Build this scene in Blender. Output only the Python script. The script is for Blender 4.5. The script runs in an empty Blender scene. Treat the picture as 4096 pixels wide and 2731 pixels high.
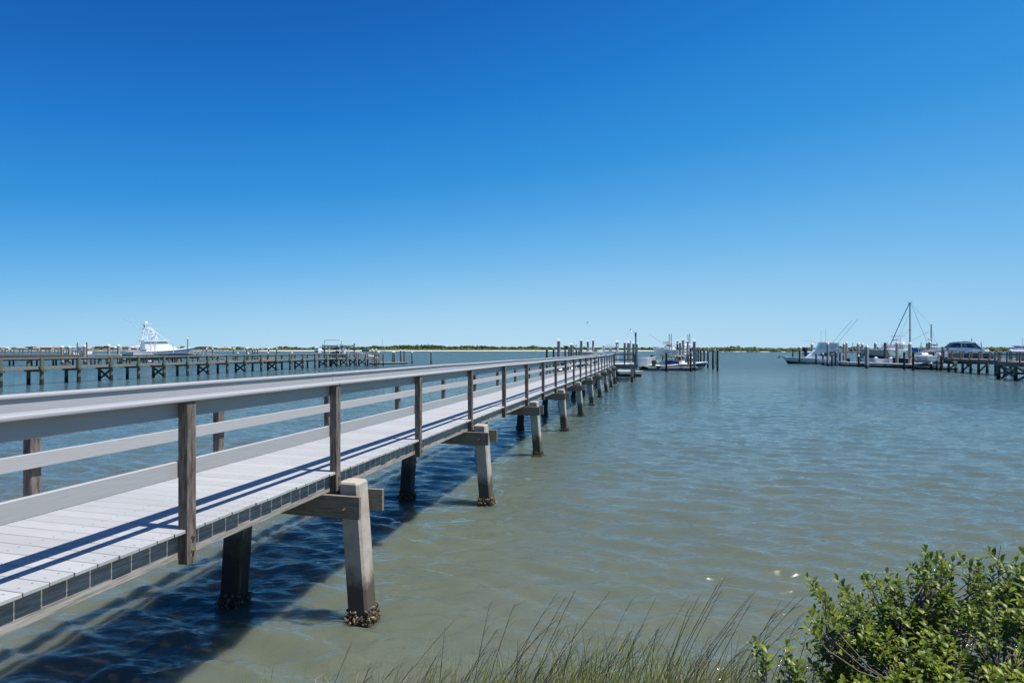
# look settings
SKY_AIR, SKY_DUST, SKY_OZONE = 1.0, 0.3, 3.0
SKY_SAT, SKY_HUE, SKY_GAMMA, SKY_STR = 1.25, 0.5, 1.0, 0.10
EXPOSURE = 0.35
WAVE_DIR, WAVE_SLOPE = 1.45, 0.080
WATER_A, WATER_B, WATER_DEEP = (0.104, 0.118, 0.086), (0.090, 0.108, 0.082), (0.050, 0.094, 0.096)
WATER_SSS = 0.38
BUMP1, BUMP2 = 0.05, 0.010
ROUGH_FAR = 0.26
BUMP0 = 1.3
import bpy, math, random
import numpy as np
from mathutils import Vector, Matrix, noise as mnoise

R = math.radians
scene = bpy.context.scene
COL = scene.collection
F, CX, HOR, H = 2230.0, 2048.0, 1399.0, 3.0     # focal length and horizon in photo pixels, eye height over the water


def at(px, py, Y):                                # photo pixel at distance Y -> point in the world
    return Vector(((px - CX) / F * Y, Y, H - (py - HOR) / F * Y))


def wY(py):                                       # distance of a point of the water surface
    return F * H / (py - HOR)


def ray_line(px, A, B):                           # where the sight line of a column meets the ground line A-B
    k = (px - CX) / F
    dx, dy = B[0] - A[0], B[1] - A[1]
    s = (k * A[1] - A[0]) / (dx - k * dy)
    return (A[0] + dx * s, A[1] + dy * s)


# ------------------------------------------------------------------ objects
def tag(o, label, cat, group=None, kind=None):
    o['label'] = label
    o['category'] = cat
    if group:
        o['group'] = group
    if kind:
        o['kind'] = kind
    return o


def empty(name, loc=(0, 0, 0), rz=0.0, label=None, cat=None, group=None):
    o = bpy.data.objects.new(name, None)
    o.empty_display_size = 0.3
    o.location = loc
    o.rotation_euler = (0, 0, rz)
    COL.objects.link(o)
    if label:
        tag(o, label, cat, group)
    return o


class MB:
    """collects geometry and links it as one mesh object"""

    def __init__(self):
        self.v, self.f, self.mi, self.sm = [], [], [], []

    def add(self, vs, fs, m=0, smooth=False):
        b = len(self.v)
        self.v += [tuple(p) for p in vs]
        for q in fs:
            self.f.append(tuple(i + b for i in q))
            self.mi.append(m)
            self.sm.append(smooth)

    def box(self, x0, x1, y0, y1, z0, z1, m=0):
        vs = [(x0, y0, z0), (x1, y0, z0), (x1, y1, z0), (x0, y1, z0),
              (x0, y0, z1), (x1, y0, z1), (x1, y1, z1), (x0, y1, z1)]
        self.add(vs, [(3, 2, 1, 0), (4, 5, 6, 7), (0, 1, 5, 4), (1, 2, 6, 5), (2, 3, 7, 6), (3, 0, 4, 7)], m)

    def bar(self, p, q, w, h, m=0, up=(0, 0, 1)):
        """box beam from p to q, w across and h along up"""
        p, q, up = Vector(p), Vector(q), Vector(up)
        d = (q - p).normalized()
        s = d.cross(up)
        if s.length < 1e-4:
            s = d.cross(Vector((1, 0, 0)))
        s.normalize()
        u = s.cross(d).normalized()
        a, b = s * w / 2, u * h / 2
        vs = [p - a - b, p + a - b, p + a + b, p - a + b, q - a - b, q + a - b, q + a + b, q - a + b]
        self.add(vs, [(3, 2, 1, 0), (4, 5, 6, 7), (0, 1, 5, 4), (1, 2, 6, 5), (2, 3, 7, 6), (3, 0, 4, 7)], m)

    def tube(self, pts, r, n=8, m=0, r1=None, caps=True):
        pts = [Vector(p) for p in pts]
        k = len(pts)
        rings = []
        for i, p in enumerate(pts):
            d = (pts[min(i + 1, k - 1)] - pts[max(i - 1, 0)]).normalized()
            a = d.cross(Vector((0, 0, 1)))
            if a.length < 1e-3:
                a = Vector((1, 0, 0))
            a.normalize()
            b = a.cross(d).normalized()
            rr = r if r1 is None else r + (r1 - r) * i / max(1, k - 1)
            rings.append([p + (a * math.cos(2 * math.pi * j / n) + b * math.sin(2 * math.pi * j / n)) * rr for j in range(n)])
        self.loft(rings, True, caps, m, True)

    def loft(self, rings, closed=True, caps=False, m=0, smooth=True, flip=False):
        n = len(rings[0])
        vs = [p for r_ in rings for p in r_]
        fs = []
        for i in range(len(rings) - 1):
            for j in range(n if closed else n - 1):
                a, b = i * n + j, i * n + (j + 1) % n
                fs.append((a, b, b + n, a + n) if not flip else (a + n, b + n, b, a))
        self.add(vs, fs, m, smooth)
        if caps:
            self.add(rings[0], [tuple(range(n))[::-1]], m)
            self.add(rings[-1], [tuple(range(n))], m)

    def prism(self, poly, y0, y1, m=0, top=None):
        """poly of (x, z) spanned from y0 to y1; top=(z_lo, z_hi, factor) narrows it upwards"""
        def wy(y, z):
            if not top:
                return y
            k = min(1, max(0, (z - top[0]) / (top[1] - top[0])))
            return y * (1 + (top[2] - 1) * k)
        n = len(poly)
        area = sum(poly[i][0] * poly[(i + 1) % n][1] - poly[(i + 1) % n][0] * poly[i][1] for i in range(n))
        if area < 0:
            poly = poly[::-1]
        vs = [(x, wy(y0, z), z) for x, z in poly] + [(x, wy(y1, z), z) for x, z in poly]
        fs = [tuple(range(n)), tuple(range(2 * n - 1, n - 1, -1))]
        for i in range(n):
            j = (i + 1) % n
            fs.append((i, i + n, j + n, j))
        self.add(vs, fs, m)

    def ball(self, c, rx, ry, rz, n=10, k=6, m=0, z0=-1.0, jit=0.0, rnd=None):
        rings = []
        for i in range(k + 1):
            a = math.asin(max(-1, z0)) + (math.pi / 2 - math.asin(max(-1, z0))) * i / k
            ring = []
            for j in range(n):
                b = 2 * math.pi * j / n
                q = 1.0 + (rnd.uniform(-jit, jit) if rnd and jit else 0.0)
                rr = max(math.cos(a), 1e-3)
                ring.append((c[0] + rx * rr * math.cos(b) * q, c[1] + ry * rr * math.sin(b) * q, c[2] + rz * math.sin(a) * q))
            rings.append(ring)
        self.loft(rings, True, True, m, True)

    def build(self, name, mat, parent=None, world=False, bevel=0.0, seg=2):
        vs = self.v
        if world and parent is not None:
            M = Matrix.Translation(parent.location) @ parent.rotation_euler.to_matrix().to_4x4()
            M.invert()
            vs = [tuple(M @ Vector(p)) for p in vs]
        me = bpy.data.meshes.new(name)
        me.from_pydata(vs, [], self.f)
        mats = mat if isinstance(mat, (list, tuple)) else [mat]
        for q in mats:
            me.materials.append(q)
        me.polygons.foreach_set('material_index', self.mi)
        me.polygons.foreach_set('use_smooth', self.sm)
        me.update()
        o = bpy.data.objects.new(name, me)
        COL.objects.link(o)
        if parent is not None:
            o.parent = parent
        if bevel:
            b = o.modifiers.new('bevel', 'BEVEL')
            b.width, b.segments, b.limit_method = bevel, seg, 'ANGLE'
            b.angle_limit = R(40)
            b.harden_normals = False
        return o


def one(fn):
    m = MB()
    fn(m)
    return m


# ------------------------------------------------------------------ materials
def nodes_of(name):
    m = bpy.data.materials.new(name)
    m.use_nodes = True
    nt = m.node_tree
    b = nt.nodes['Principled BSDF']
    return m, nt, b


def mat(name, c, rough=0.5, metal=0.0, c2=None, scale=3.0, stretch=(1, 1, 1), bump=0.0, detail=5.0, spec=0.5,
        lo=0.35, hi=0.65, island=0.0, coat=0.0, trans=0.0):
    """procedural material: two colours mixed by a stretched noise, with optional bump and per-piece variation"""
    m, nt, b = nodes_of(name)
    N, L = nt.nodes.new, nt.links.new
    c2 = c2 or tuple(x * 0.86 for x in c)
    tc = N('ShaderNodeTexCoord')
    mp = N('ShaderNodeMapping')
    mp.inputs['Scale'].default_value = stretch
    L(tc.outputs['Object'], mp.inputs['Vector'])
    nz = N('ShaderNodeTexNoise')
    nz.inputs['Scale'].default_value = scale
    nz.inputs['Detail'].default_value = detail
    nz.inputs['Roughness'].default_value = 0.62
    L(mp.outputs['Vector'], nz.inputs['Vector'])
    rp = N('ShaderNodeMapRange')
    rp.inputs['From Min'].default_value = lo
    rp.inputs['From Max'].default_value = hi
    L(nz.outputs['Fac'], rp.inputs['Value'])
    mx = N('ShaderNodeMix')
    mx.data_type = 'RGBA'
    mx.inputs['A'].default_value = (*c, 1)
    mx.inputs['B'].default_value = (*c2, 1)
    L(rp.outputs['Result'], mx.inputs['Factor'])
    out = mx.outputs['Result']
    if island:
        ge = N('ShaderNodeNewGeometry')
        hs = N('ShaderNodeHueSaturation')
        mr = N('ShaderNodeMapRange')
        mr.inputs['To Min'].default_value = 1 - island
        mr.inputs['To Max'].default_value = 1 + island
        L(ge.outputs['Random Per Island'], mr.inputs['Value'])
        L(mr.outputs['Result'], hs.inputs['Value'])
        L(out, hs.inputs['Color'])
        out = hs.outputs['Color']
    L(out, b.inputs['Base Color'])
    b.inputs['Roughness'].default_value = rough
    b.inputs['Metallic'].default_value = metal
    b.inputs['Specular IOR Level'].default_value = spec
    b.inputs['Coat Weight'].default_value = coat
    b.inputs['Transmission Weight'].default_value = trans
    if bump:
        bp = N('ShaderNodeBump')
        bp.inputs['Strength'].default_value = 1.0
        bp.inputs['Distance'].default_value = bump
        L(nz.outputs['Fac'], bp.inputs['Height'])
        L(bp.outputs['Normal'], b.inputs['Normal'])
    return m


def tidal(name, c, c2, wet, z_wet, soft, scale=4.0, stretch=(1, 1, 1), rough=0.8, bump=0.003, world=True):
    """stone or timber standing in the tide: the foot below the high-water mark is stained"""
    m = mat(name, c, rough, c2=c2, scale=scale, stretch=stretch, bump=bump)
    nt = m.node_tree
    N, L = nt.nodes.new, nt.links.new
    b = nt.nodes['Principled BSDF']
    src = b.inputs['Base Color'].links[0].from_socket
    ge = N('ShaderNodeNewGeometry')
    sp = N('ShaderNodeSeparateXYZ')
    L(ge.outputs['Position'], sp.inputs['Vector'])
    nz = N('ShaderNodeTexNoise')
    nz.inputs['Scale'].default_value = 5.0
    nz.inputs['Detail'].default_value = 4
    L(ge.outputs['Position'], nz.inputs['Vector'])
    ad = N('ShaderNodeMath')
    ad.operation = 'MULTIPLY_ADD'
    ad.inputs[1].default_value = 0.5
    L(nz.outputs['Fac'], ad.inputs[0])
    L(sp.outputs['Z'], ad.inputs[2])
    mr = N('ShaderNodeMapRange')
    mr.inputs['From Min'].default_value = z_wet + 0.25 - soft
    mr.inputs['From Max'].default_value = z_wet + 0.25 + soft
    L(ad.outputs[0], mr.inputs['Value'])
    mx = N('ShaderNodeMix')
    mx.data_type = 'RGBA'
    mx.inputs['A'].default_value = (*wet, 1)
    L(mr.outputs['Result'], mx.inputs['Factor'])
    L(src, mx.inputs['B'])
    L(mx.outputs['Result'], b.inputs['Base Color'])
    return m


M = {}
M['decking'] = mat('grey_composite_decking', (0.41, 0.417, 0.415), 0.6, c2=(0.35, 0.357, 0.354), scale=3, stretch=(1, 26, 1), island=0.085, bump=0.0008)
M['screw'] = mat('dull_screw_head', (0.13, 0.12, 0.11), 0.5, 0.4)
M['railing'] = mat('grey_composite_railing', (0.40, 0.405, 0.405), 0.5, c2=(0.35, 0.354, 0.354), scale=5, stretch=(30, 1, 30), bump=0.0005)
M['post'] = mat('weathered_brown_post', (0.060, 0.042, 0.030), 0.82, c2=(0.27, 0.235, 0.20), scale=6, stretch=(9, 9, 0.9), lo=0.36, hi=0.70, bump=0.004, island=0.16, detail=7)
M['stringer'] = mat('treated_timber_stringer', (0.185, 0.165, 0.14), 0.8, c2=(0.40, 0.375, 0.33), scale=5, stretch=(16, 0.8, 16), lo=0.38, hi=0.62, bump=0.002, detail=7)
M['beam'] = mat('treated_timber_beam', (0.14, 0.118, 0.085), 0.8, c2=(0.26, 0.23, 0.175), scale=5, stretch=(0.9, 14, 14), lo=0.38, hi=0.62, bump=0.002, detail=7)
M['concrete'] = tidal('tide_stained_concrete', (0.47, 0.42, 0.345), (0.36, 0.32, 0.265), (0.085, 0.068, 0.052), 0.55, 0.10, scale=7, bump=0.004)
M['concrete_shade'] = tidal('shaded_stained_concrete', (0.16, 0.15, 0.135), (0.06, 0.06, 0.058), (0.022, 0.020, 0.018), 0.80, 0.2, scale=9, bump=0.004)  # far piling row: shade under the deck put into the colour, besides the stain
M['oyster'] = mat('oyster_shell', (0.035, 0.027, 0.018), 0.7, c2=(0.36, 0.27, 0.15), scale=30, lo=0.47, hi=0.66, island=0.5)
M['bolt'] = mat('rusty_steel_bolt', (0.22, 0.11, 0.05), 0.45, 0.7, c2=(0.40, 0.30, 0.22), scale=40)
M['green_pile'] = tidal('green_treated_pile', (0.145, 0.165, 0.105), (0.085, 0.110, 0.075), (0.022, 0.020, 0.018), 0.55, 0.08, scale=3, stretch=(5, 5, 0.7), bump=0.006)
M['dark_pile'] = tidal('dark_green_pile', (0.050, 0.068, 0.042), (0.026, 0.036, 0.028), (0.013, 0.013, 0.013), 0.6, 0.08, scale=3, stretch=(5, 5, 0.7), bump=0.006)
M['brown_pile'] = tidal('brown_timber_pile', (0.17, 0.12, 0.085), (0.11, 0.08, 0.06), (0.03, 0.025, 0.02), 0.6, 0.1, scale=3, stretch=(5, 5, 0.7), bump=0.006)
M['grey_pile'] = tidal('grey_concrete_pile', (0.38, 0.345, 0.30), (0.30, 0.275, 0.24), (0.05, 0.045, 0.04), 0.5, 0.1, scale=2.5, bump=0.004)
M['grey_timber'] = mat('grey_weathered_timber', (0.15, 0.135, 0.115), 0.85, c2=(0.26, 0.245, 0.22), scale=4, stretch=(2, 2, 8), bump=0.004)
M['pale_timber'] = mat('pale_timber', (0.36, 0.27, 0.18), 0.8, c2=(0.27, 0.20, 0.135), scale=4, stretch=(2, 2, 8), bump=0.003)
M['cap'] = mat('white_plastic_cap', (0.80, 0.80, 0.80), 0.4, c2=(0.70, 0.70, 0.70), scale=6)
M['white'] = mat('white_gelcoat', (0.86, 0.86, 0.85), 0.25, c2=(0.81, 0.81, 0.81), scale=1.2, coat=0.3)
M['offwhite'] = mat('grey_white_panel', (0.58, 0.59, 0.60), 0.45, c2=(0.50, 0.51, 0.52), scale=3)
M['navy'] = mat('navy_gelcoat', (0.012, 0.020, 0.055), 0.2, c2=(0.010, 0.016, 0.045), scale=1, coat=0.3)
M['black'] = mat('black_plastic', (0.012, 0.013, 0.015), 0.35, c2=(0.02, 0.021, 0.024), scale=4)
M['antifoul'] = mat('dark_bottom_paint', (0.016, 0.020, 0.032), 0.6, c2=(0.03, 0.032, 0.04), scale=4)
M['seafoam'] = mat('seafoam_gelcoat', (0.22, 0.43, 0.40), 0.25, c2=(0.19, 0.39, 0.37), scale=1.2, coat=0.3)
M['palegreen'] = mat('pale_grey_green_gelcoat', (0.42, 0.50, 0.50), 0.25, c2=(0.36, 0.44, 0.45), scale=1.2, coat=0.3)
M['blue'] = mat('bright_blue_canvas', (0.02, 0.13, 0.30), 0.7, c2=(0.015, 0.10, 0.24), scale=3, stretch=(4, 1, 1))
M['bluecover'] = mat('dark_blue_canvas', (0.012, 0.045, 0.15), 0.75, c2=(0.01, 0.035, 0.11), scale=4)
M['teal'] = mat('dark_teal_gelcoat', (0.012, 0.075, 0.10), 0.25, c2=(0.010, 0.06, 0.085), scale=1.2, coat=0.3)
M['glass'] = mat('dark_boat_glass', (0.02, 0.03, 0.035), 0.06, c2=(0.03, 0.045, 0.05), scale=2, spec=0.6)
M['tint'] = mat('tinted_green_glass', (0.13, 0.24, 0.24), 0.08, c2=(0.10, 0.19, 0.19), scale=2, spec=0.6)
M['vinyl'] = mat('clear_vinyl_curtain', (0.60, 0.63, 0.65), 0.15, c2=(0.76, 0.78, 0.79), scale=3, stretch=(3, 3, 1), spec=0.6)
M['alu'] = mat('brushed_aluminium', (0.52, 0.53, 0.54), 0.42, 0.6, c2=(0.44, 0.45, 0.46), scale=8)
M['steel'] = mat('painted_grey_steel', (0.33, 0.36, 0.38), 0.5, c2=(0.26, 0.285, 0.30), scale=6)
M['darksteel'] = mat('dark_metal', (0.035, 0.037, 0.04), 0.5, c2=(0.055, 0.057, 0.06), scale=6)
M['pontoon'] = mat('black_dock_float', (0.012, 0.013, 0.015), 0.6, c2=(0.022, 0.023, 0.025), scale=6)
M['planks'] = mat('pale_dock_planks', (0.42, 0.41, 0.37), 0.7, c2=(0.42, 0.41, 0.37), scale=3, stretch=(1, 14, 1))
M['fender'] = mat('grey_dock_side', (0.30, 0.33, 0.36), 0.6, c2=(0.25, 0.27, 0.30), scale=3, stretch=(6, 6, 1))
M['orange'] = mat('orange_plastic', (0.75, 0.20, 0.03), 0.4, c2=(0.68, 0.17, 0.025), scale=3)
M['red'] = mat('red_cloth', (0.45, 0.02, 0.03), 0.8, c2=(0.36, 0.015, 0.025), scale=6)
M['rope'] = mat('dock_rope', (0.06, 0.055, 0.05), 0.9, c2=(0.10, 0.09, 0.08), scale=20)
M['mast'] = mat('grey_mast', (0.20, 0.22, 0.25), 0.35, 0.3, c2=(0.24, 0.26, 0.29), scale=4)
M['turq'] = mat('turquoise_plastic', (0.02, 0.32, 0.50), 0.5, c2=(0.02, 0.26, 0.42), scale=3)
# ------------------------------------------------------------------ camera, sun and sky
cd = bpy.data.cameras.new('camera')
cam = bpy.data.objects.new('camera', cd)
COL.objects.link(cam)
cam.location = (0, 0, H)
cam.rotation_euler = (R(90), 0, 0)
cd.sensor_width = 36.0
cd.lens = 36.0 * F / 4096.0
cd.shift_y = (HOR - 1365.5) / 4096.0
cd.clip_start, cd.clip_end = 0.05, 20000
scene.camera = cam

SUN_EL, SUN_AZ = R(65), R(103)                       # azimuth clockwise from +Y
sdir = Vector((math.sin(SUN_AZ) * math.cos(SUN_EL), math.cos(SUN_AZ) * math.cos(SUN_EL), math.sin(SUN_EL)))
sl = bpy.data.lights.new('sun', 'SUN')
sl.energy, sl.angle, sl.color = 5.0, R(0.53), (1.0, 0.955, 0.90)
so = bpy.data.objects.new('sun', sl)
COL.objects.link(so)
so.rotation_euler = (-sdir).to_track_quat('-Z', 'Y').to_euler()
so.location = (30, 0, 60)

w = bpy.data.worlds.new('World')
scene.world = w
w.use_nodes = True
wn, wl = w.node_tree.nodes, w.node_tree.links
bg = wn['Background']
sky = wn.new('ShaderNodeTexSky')
sky.sky_type = 'NISHITA'
sky.sun_disc = False
sky.sun_elevation, sky.sun_rotation = SUN_EL, SUN_AZ
sky.altitude, sky.air_density, sky.dust_density, sky.ozone_density = 0, SKY_AIR, SKY_DUST, SKY_OZONE

def s2l(c):
    return tuple((x / 255 / 12.92 if x / 255 <= 0.04045 else ((x / 255 + 0.055) / 1.055) ** 2.4) for x in c)


def mth(op, a, b):                                  # small helper for world maths
    n = wn.new('ShaderNodeMath')
    n.operation = op
    for k, q in enumerate((a, b)):
        if isinstance(q, (int, float)):
            n.inputs[k].default_value = q
        else:
            wl.new(q, n.inputs[k])
    return n.outputs[0]


# deep polarised blue overhead paling to the horizon, a little brighter on the sun's side
tc = wn.new('ShaderNodeTexCoord')
sp = wn.new('ShaderNodeSeparateXYZ')
wl.new(tc.outputs['Generated'], sp.inputs['Vector'])
X_, Z_ = sp.outputs['X'], sp.outputs['Z']
zf = mth('MULTIPLY', Z_, mth('SUBTRACT', 1.0, mth('MULTIPLY', X_, 0.42)))
fac = mth('ADD', zf, mth('MULTIPLY', mth('MULTIPLY', X_, X_), 0.10))
rp = wn.new('ShaderNodeValToRGB')
rp.color_ramp.interpolation = 'B_SPLINE' if False else 'LINEAR'
stops = [(0.0, (182, 219, 243)), (0.066, (158, 208, 240)), (0.155, (112, 184, 235)), (0.229, (76, 163, 229)), (0.299, (46, 146, 220)),
         (0.426, (20, 121, 206)), (0.531, (8, 101, 188)), (0.70, (2, 76, 162)), (1.0, (0, 58, 135))]
els = rp.color_ramp.elements
while len(els) < len(stops):
    els.new(0.5)
for e, (q, c) in zip(els, stops):
    e.position = q
    e.color = (*s2l(c), 1)
wl.new(fac, rp.inputs['Fac'])
sc_ = wn.new('ShaderNodeVectorMath')
sc_.operation = 'SCALE'
sc_.inputs['Scale'].default_value = 1.0 / SKY_STR / 2 ** EXPOSURE
wl.new(rp.outputs['Color'], sc_.inputs[0])
mxs = wn.new('ShaderNodeMix')
mxs.data_type = 'RGBA'
mxs.inputs['Factor'].default_value = 0.06
wl.new(sc_.outputs['Vector'], mxs.inputs['A'])
wl.new(sky.outputs['Color'], mxs.inputs['B'])
wl.new(mxs.outputs['Result'], bg.inputs['Color'])
bg.inputs['Strength'].default_value = SKY_STR

scene.view_settings.view_transform = 'Standard'
scene.view_settings.look = 'None'
scene.view_settings.gamma = 1
scene.view_settings.exposure = EXPOSURE
scene.cycles.max_bounces = 8
scene.cycles.caustics_reflective = False
scene.cycles.caustics_refractive = False
scene.cycles.use_denoising = True
scene.cycles.use_adaptive_sampling = False
scene.cycles.sample_clamp_indirect = 4.0


# ------------------------------------------------------------------ water
def water():
    rnd = np.random.RandomState(5)
    ny, nx = 1050, 1250
    Y = 0.9 * (9000 / 0.9) ** (np.linspace(0, 1, ny))
    Y = np.concatenate([[-6.0, -3.0, -1.0], Y])
    ny = len(Y)
    u = np.linspace(-1, 1, nx)
    half = 1.1 * np.maximum(Y, 0) + 8.0
    X = u[None, :] * half[:, None]
    YY = np.repeat(Y[:, None], nx, 1)
    dxs = np.gradient(X, axis=1)
    dys = np.gradient(YY, axis=0)
    # rows jittered a little so that the grid never shows
    sp = np.maximum(dxs, dys)
    Z = np.zeros_like(X)
    K = 90
    for k in range(K):
        lam = 0.11 * (1.0 / 0.11) ** (k / (K - 1.0))
        th = rnd.normal(WAVE_DIR, 0.36)
        kk = 2 * np.pi / lam
        ph = rnd.uniform(0, 6.28)
        amp = WAVE_SLOPE * lam / (2 * np.pi) * (1.0 if lam < 0.45 else (0.45 / lam) ** 0.6)
        fade = np.clip((lam / (sp + 1e-6) - 2.4) / 2.0, 0, 1)
        a = kk * (X * math.cos(th) + YY * math.sin(th)) + ph
        # local wave groups, so crests break up
        g = 0.55 + 0.45 * np.sin(a * 0.13 + rnd.uniform(0, 6.28) + 0.35 * kk * (-X * math.sin(th) + YY * math.cos(th)) * rnd.uniform(0.25, 0.6))
        s = np.sin(a)
        Z += amp * fade * g * (s + 0.40 * np.cos(2 * a + 0.9))
    V = np.stack([X, YY, Z], -1).reshape(-1, 3)
    idx = np.arange(ny * nx).reshape(ny, nx)
    q = np.stack([idx[:-1, :-1], idx[:-1, 1:], idx[1:, 1:], idx[1:, :-1]], -1).reshape(-1, 4)
    me = bpy.data.meshes.new('water')
    me.vertices.add(len(V))
    me.vertices.foreach_set('co', V.ravel())
    me.loops.add(q.size)
    me.loops.foreach_set('vertex_index', q.ravel())
    me.polygons.add(len(q))
    me.polygons.foreach_set('loop_start', np.arange(0, q.size, 4))
    me.polygons.foreach_set('loop_total', np.full(len(q), 4))
    me.polygons.foreach_set('use_smooth', np.ones(len(q), bool))
    me.update()
    me.validate()
    o = bpy.data.objects.new('water', me)
    COL.objects.link(o)
    o['kind'] = 'structure'
    m, nt, b = nodes_of('shallow_lagoon_water')
    N, L = nt.nodes.new, nt.links.new
    tc = N('ShaderNodeTexCoord')

    def nz(scale, sx, sy, rot, detail, dist, rough=0.55):
        mp = N('ShaderNodeMapping')
        mp.inputs['Scale'].default_value = (sx, sy, 1)
        mp.inputs['Rotation'].default_value = (0, 0, R(rot))
        L(tc.outputs['Object'], mp.inputs['Vector'])
        n = N('ShaderNodeTexNoise')
        n.inputs['Scale'].default_value = scale
        n.inputs['Detail'].default_value = detail
        n.inputs['Roughness'].default_value = rough
        n.inputs['Distortion'].default_value = dist
        L(mp.outputs['Vector'], n.inputs['Vector'])
        return n.outputs['Fac']
    # silt clouds: warm silt near the bank, greener towards open water, in big soft patches
    big = nz(0.05, 1, 1.6, 20, 4, 0.6)
    mid = nz(0.35, 1, 1.5, 10, 3, 0.4)
    ad = N('ShaderNodeMath')
    ad.operation = 'MULTIPLY_ADD'
    ad.inputs[1].default_value = 0.35
    L(mid, ad.inputs[0])
    L(big, ad.inputs[2])
    mr = N('ShaderNodeMapRange')
    mr.inputs['From Min'].default_value = 0.5
    mr.inputs['From Max'].default_value = 0.85
    L(ad.outputs[0], mr.inputs['Value'])
    mx = N('ShaderNodeMix')
    mx.data_type = 'RGBA'
    mx.inputs['A'].default_value = (*WATER_A, 1)
    mx.inputs['B'].default_value = (*WATER_B, 1)
    L(mr.outputs['Result'], mx.inputs['Factor'])
    # deeper channel far out: clearer, bluer-green water
    sp = N('ShaderNodeSeparateXYZ')
    L(tc.outputs['Object'], sp.inputs['Vector'])
    dp = N('ShaderNodeMapRange')
    dp.inputs['From Min'].default_value = 5
    dp.inputs['From Max'].default_value = 36
    L(sp.outputs['Y'], dp.inputs['Value'])
    m2 = N('ShaderNodeMix')
    m2.data_type = 'RGBA'
    m2.inputs['B'].default_value = (*WATER_DEEP, 1)
    L(dp.outputs['Result'], m2.inputs['Factor'])
    L(mx.outputs['Result'], m2.inputs['A'])
    L(m2.outputs['Result'], b.inputs['Base Color'])
    rf = N('ShaderNodeMapRange')                    # chop too fine to see far out makes the surface rougher
    rf.inputs['From Min'].default_value = 12
    rf.inputs['From Max'].default_value = 90
    rf.inputs['To Min'].default_value = 0.05
    rf.inputs['To Max'].default_value = ROUGH_FAR
    L(sp.outputs['Y'], rf.inputs['Value'])
    L(rf.outputs['Result'], b.inputs['Roughness'])
    b.inputs['IOR'].default_value = 1.33
    # unresolved chop far out shows the water's own colour more; wind streaks vary it
    cat = nz(0.30, 0.45, 1.0, 4, 4, 0.6)
    sf = N('ShaderNodeMapRange')
    sf.inputs['From Min'].default_value = 18
    sf.inputs['From Max'].default_value = 95
    sf.inputs['To Min'].default_value = 0.5
    sf.inputs['To Max'].default_value = 0.22
    L(sp.outputs['Y'], sf.inputs['Value'])
    cm = N('ShaderNodeMapRange')
    cm.inputs['From Min'].default_value = 0.3
    cm.inputs['From Max'].default_value = 0.7
    cm.inputs['To Min'].default_value = 0.45
    cm.inputs['To Max'].default_value = 1.55
    L(cat, cm.inputs['Value'])
    sm = N('ShaderNodeMath')
    sm.operation = 'MULTIPLY'
    L(sf.outputs['Result'], sm.inputs[0])
    L(cm.outputs['Result'], sm.inputs[1])
    L(sm.outputs[0], b.inputs['Specular IOR Level'])
    if WATER_SSS:
        b.inputs['Subsurface Weight'].default_value = 1.0
        b.inputs['Subsurface Radius'].default_value = (0.9, 1.0, 0.9)
        b.inputs['Subsurface Scale'].default_value = WATER_SSS
        b.subsurface_method = 'BURLEY'
    # ripples: three sizes of wind chop, the small ones patchy
    r1 = nz(1.5, 1.0, 2.5, 8, 3, 0.7)
    r2 = nz(5.5, 1.0, 2.0, -8, 4, 1.0, 0.6)
    gust = nz(0.12, 1, 1.8, 15, 3, 0.5)
    gm_ = N('ShaderNodeMapRange')
    gm_.inputs['From Min'].default_value = 0.35
    gm_.inputs['From Max'].default_value = 0.65
    gm_.inputs['To Min'].default_value = 0.45
    gm_.inputs['To Max'].default_value = 1.15
    L(gust, gm_.inputs['Value'])
    b1 = N('ShaderNodeBump')
    b1.inputs['Distance'].default_value = BUMP1
    rd = N('ShaderNodeMath')                        # ridged: sharp little crests
    rd.operation = 'SUBTRACT'
    rd.inputs[1].default_value = 0.5
    L(r1, rd.inputs[0])
    ra = N('ShaderNodeMath')
    ra.operation = 'ABSOLUTE'
    L(rd.outputs[0], ra.inputs[0])
    L(ra.outputs[0], b1.inputs['Height'])
    b1.invert = True
    r0 = nz(0.55, 1.0, 2.6, 6, 3, 0.9)             # larger chop, what still shows far out
    b0 = N('ShaderNodeBump')
    b0.inputs['Distance'].default_value = BUMP0
    L(r0, b0.inputs['Height'])
    f0 = N('ShaderNodeMapRange')
    f0.inputs['From Min'].default_value = 14
    f0.inputs['From Max'].default_value = 70
    L(sp.outputs['Y'], f0.inputs['Value'])
    L(f0.outputs['Result'], b0.inputs['Strength'])
    L(b0.outputs['Normal'], b1.inputs['Normal'])
    b2 = N('ShaderNodeBump')
    b2.inputs['Distance'].default_value = BUMP2
    L(r2, b2.inputs['Height'])
    L(gm_.outputs['Result'], b2.inputs['Strength'])
    L(b1.outputs['Normal'], b2.inputs['Normal'])
    L(b2.outputs['Normal'], b.inputs['Normal'])
    me.materials.append(m)
    return o


water()


# ------------------------------------------------------------------ the bank under the photographer
def bank_z(x, y):
    edge = 4.35 + 0.25 * math.sin(x * 0.9 + 0.6) + 0.12 * math.sin(x * 2.7)
    z = (edge - y) * 0.42
    z = min(z, 1.35 + 0.02 * (edge - y))
    return z + 0.05 * mnoise.noise((x * 2.1, y * 2.1, 0.0))


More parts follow.
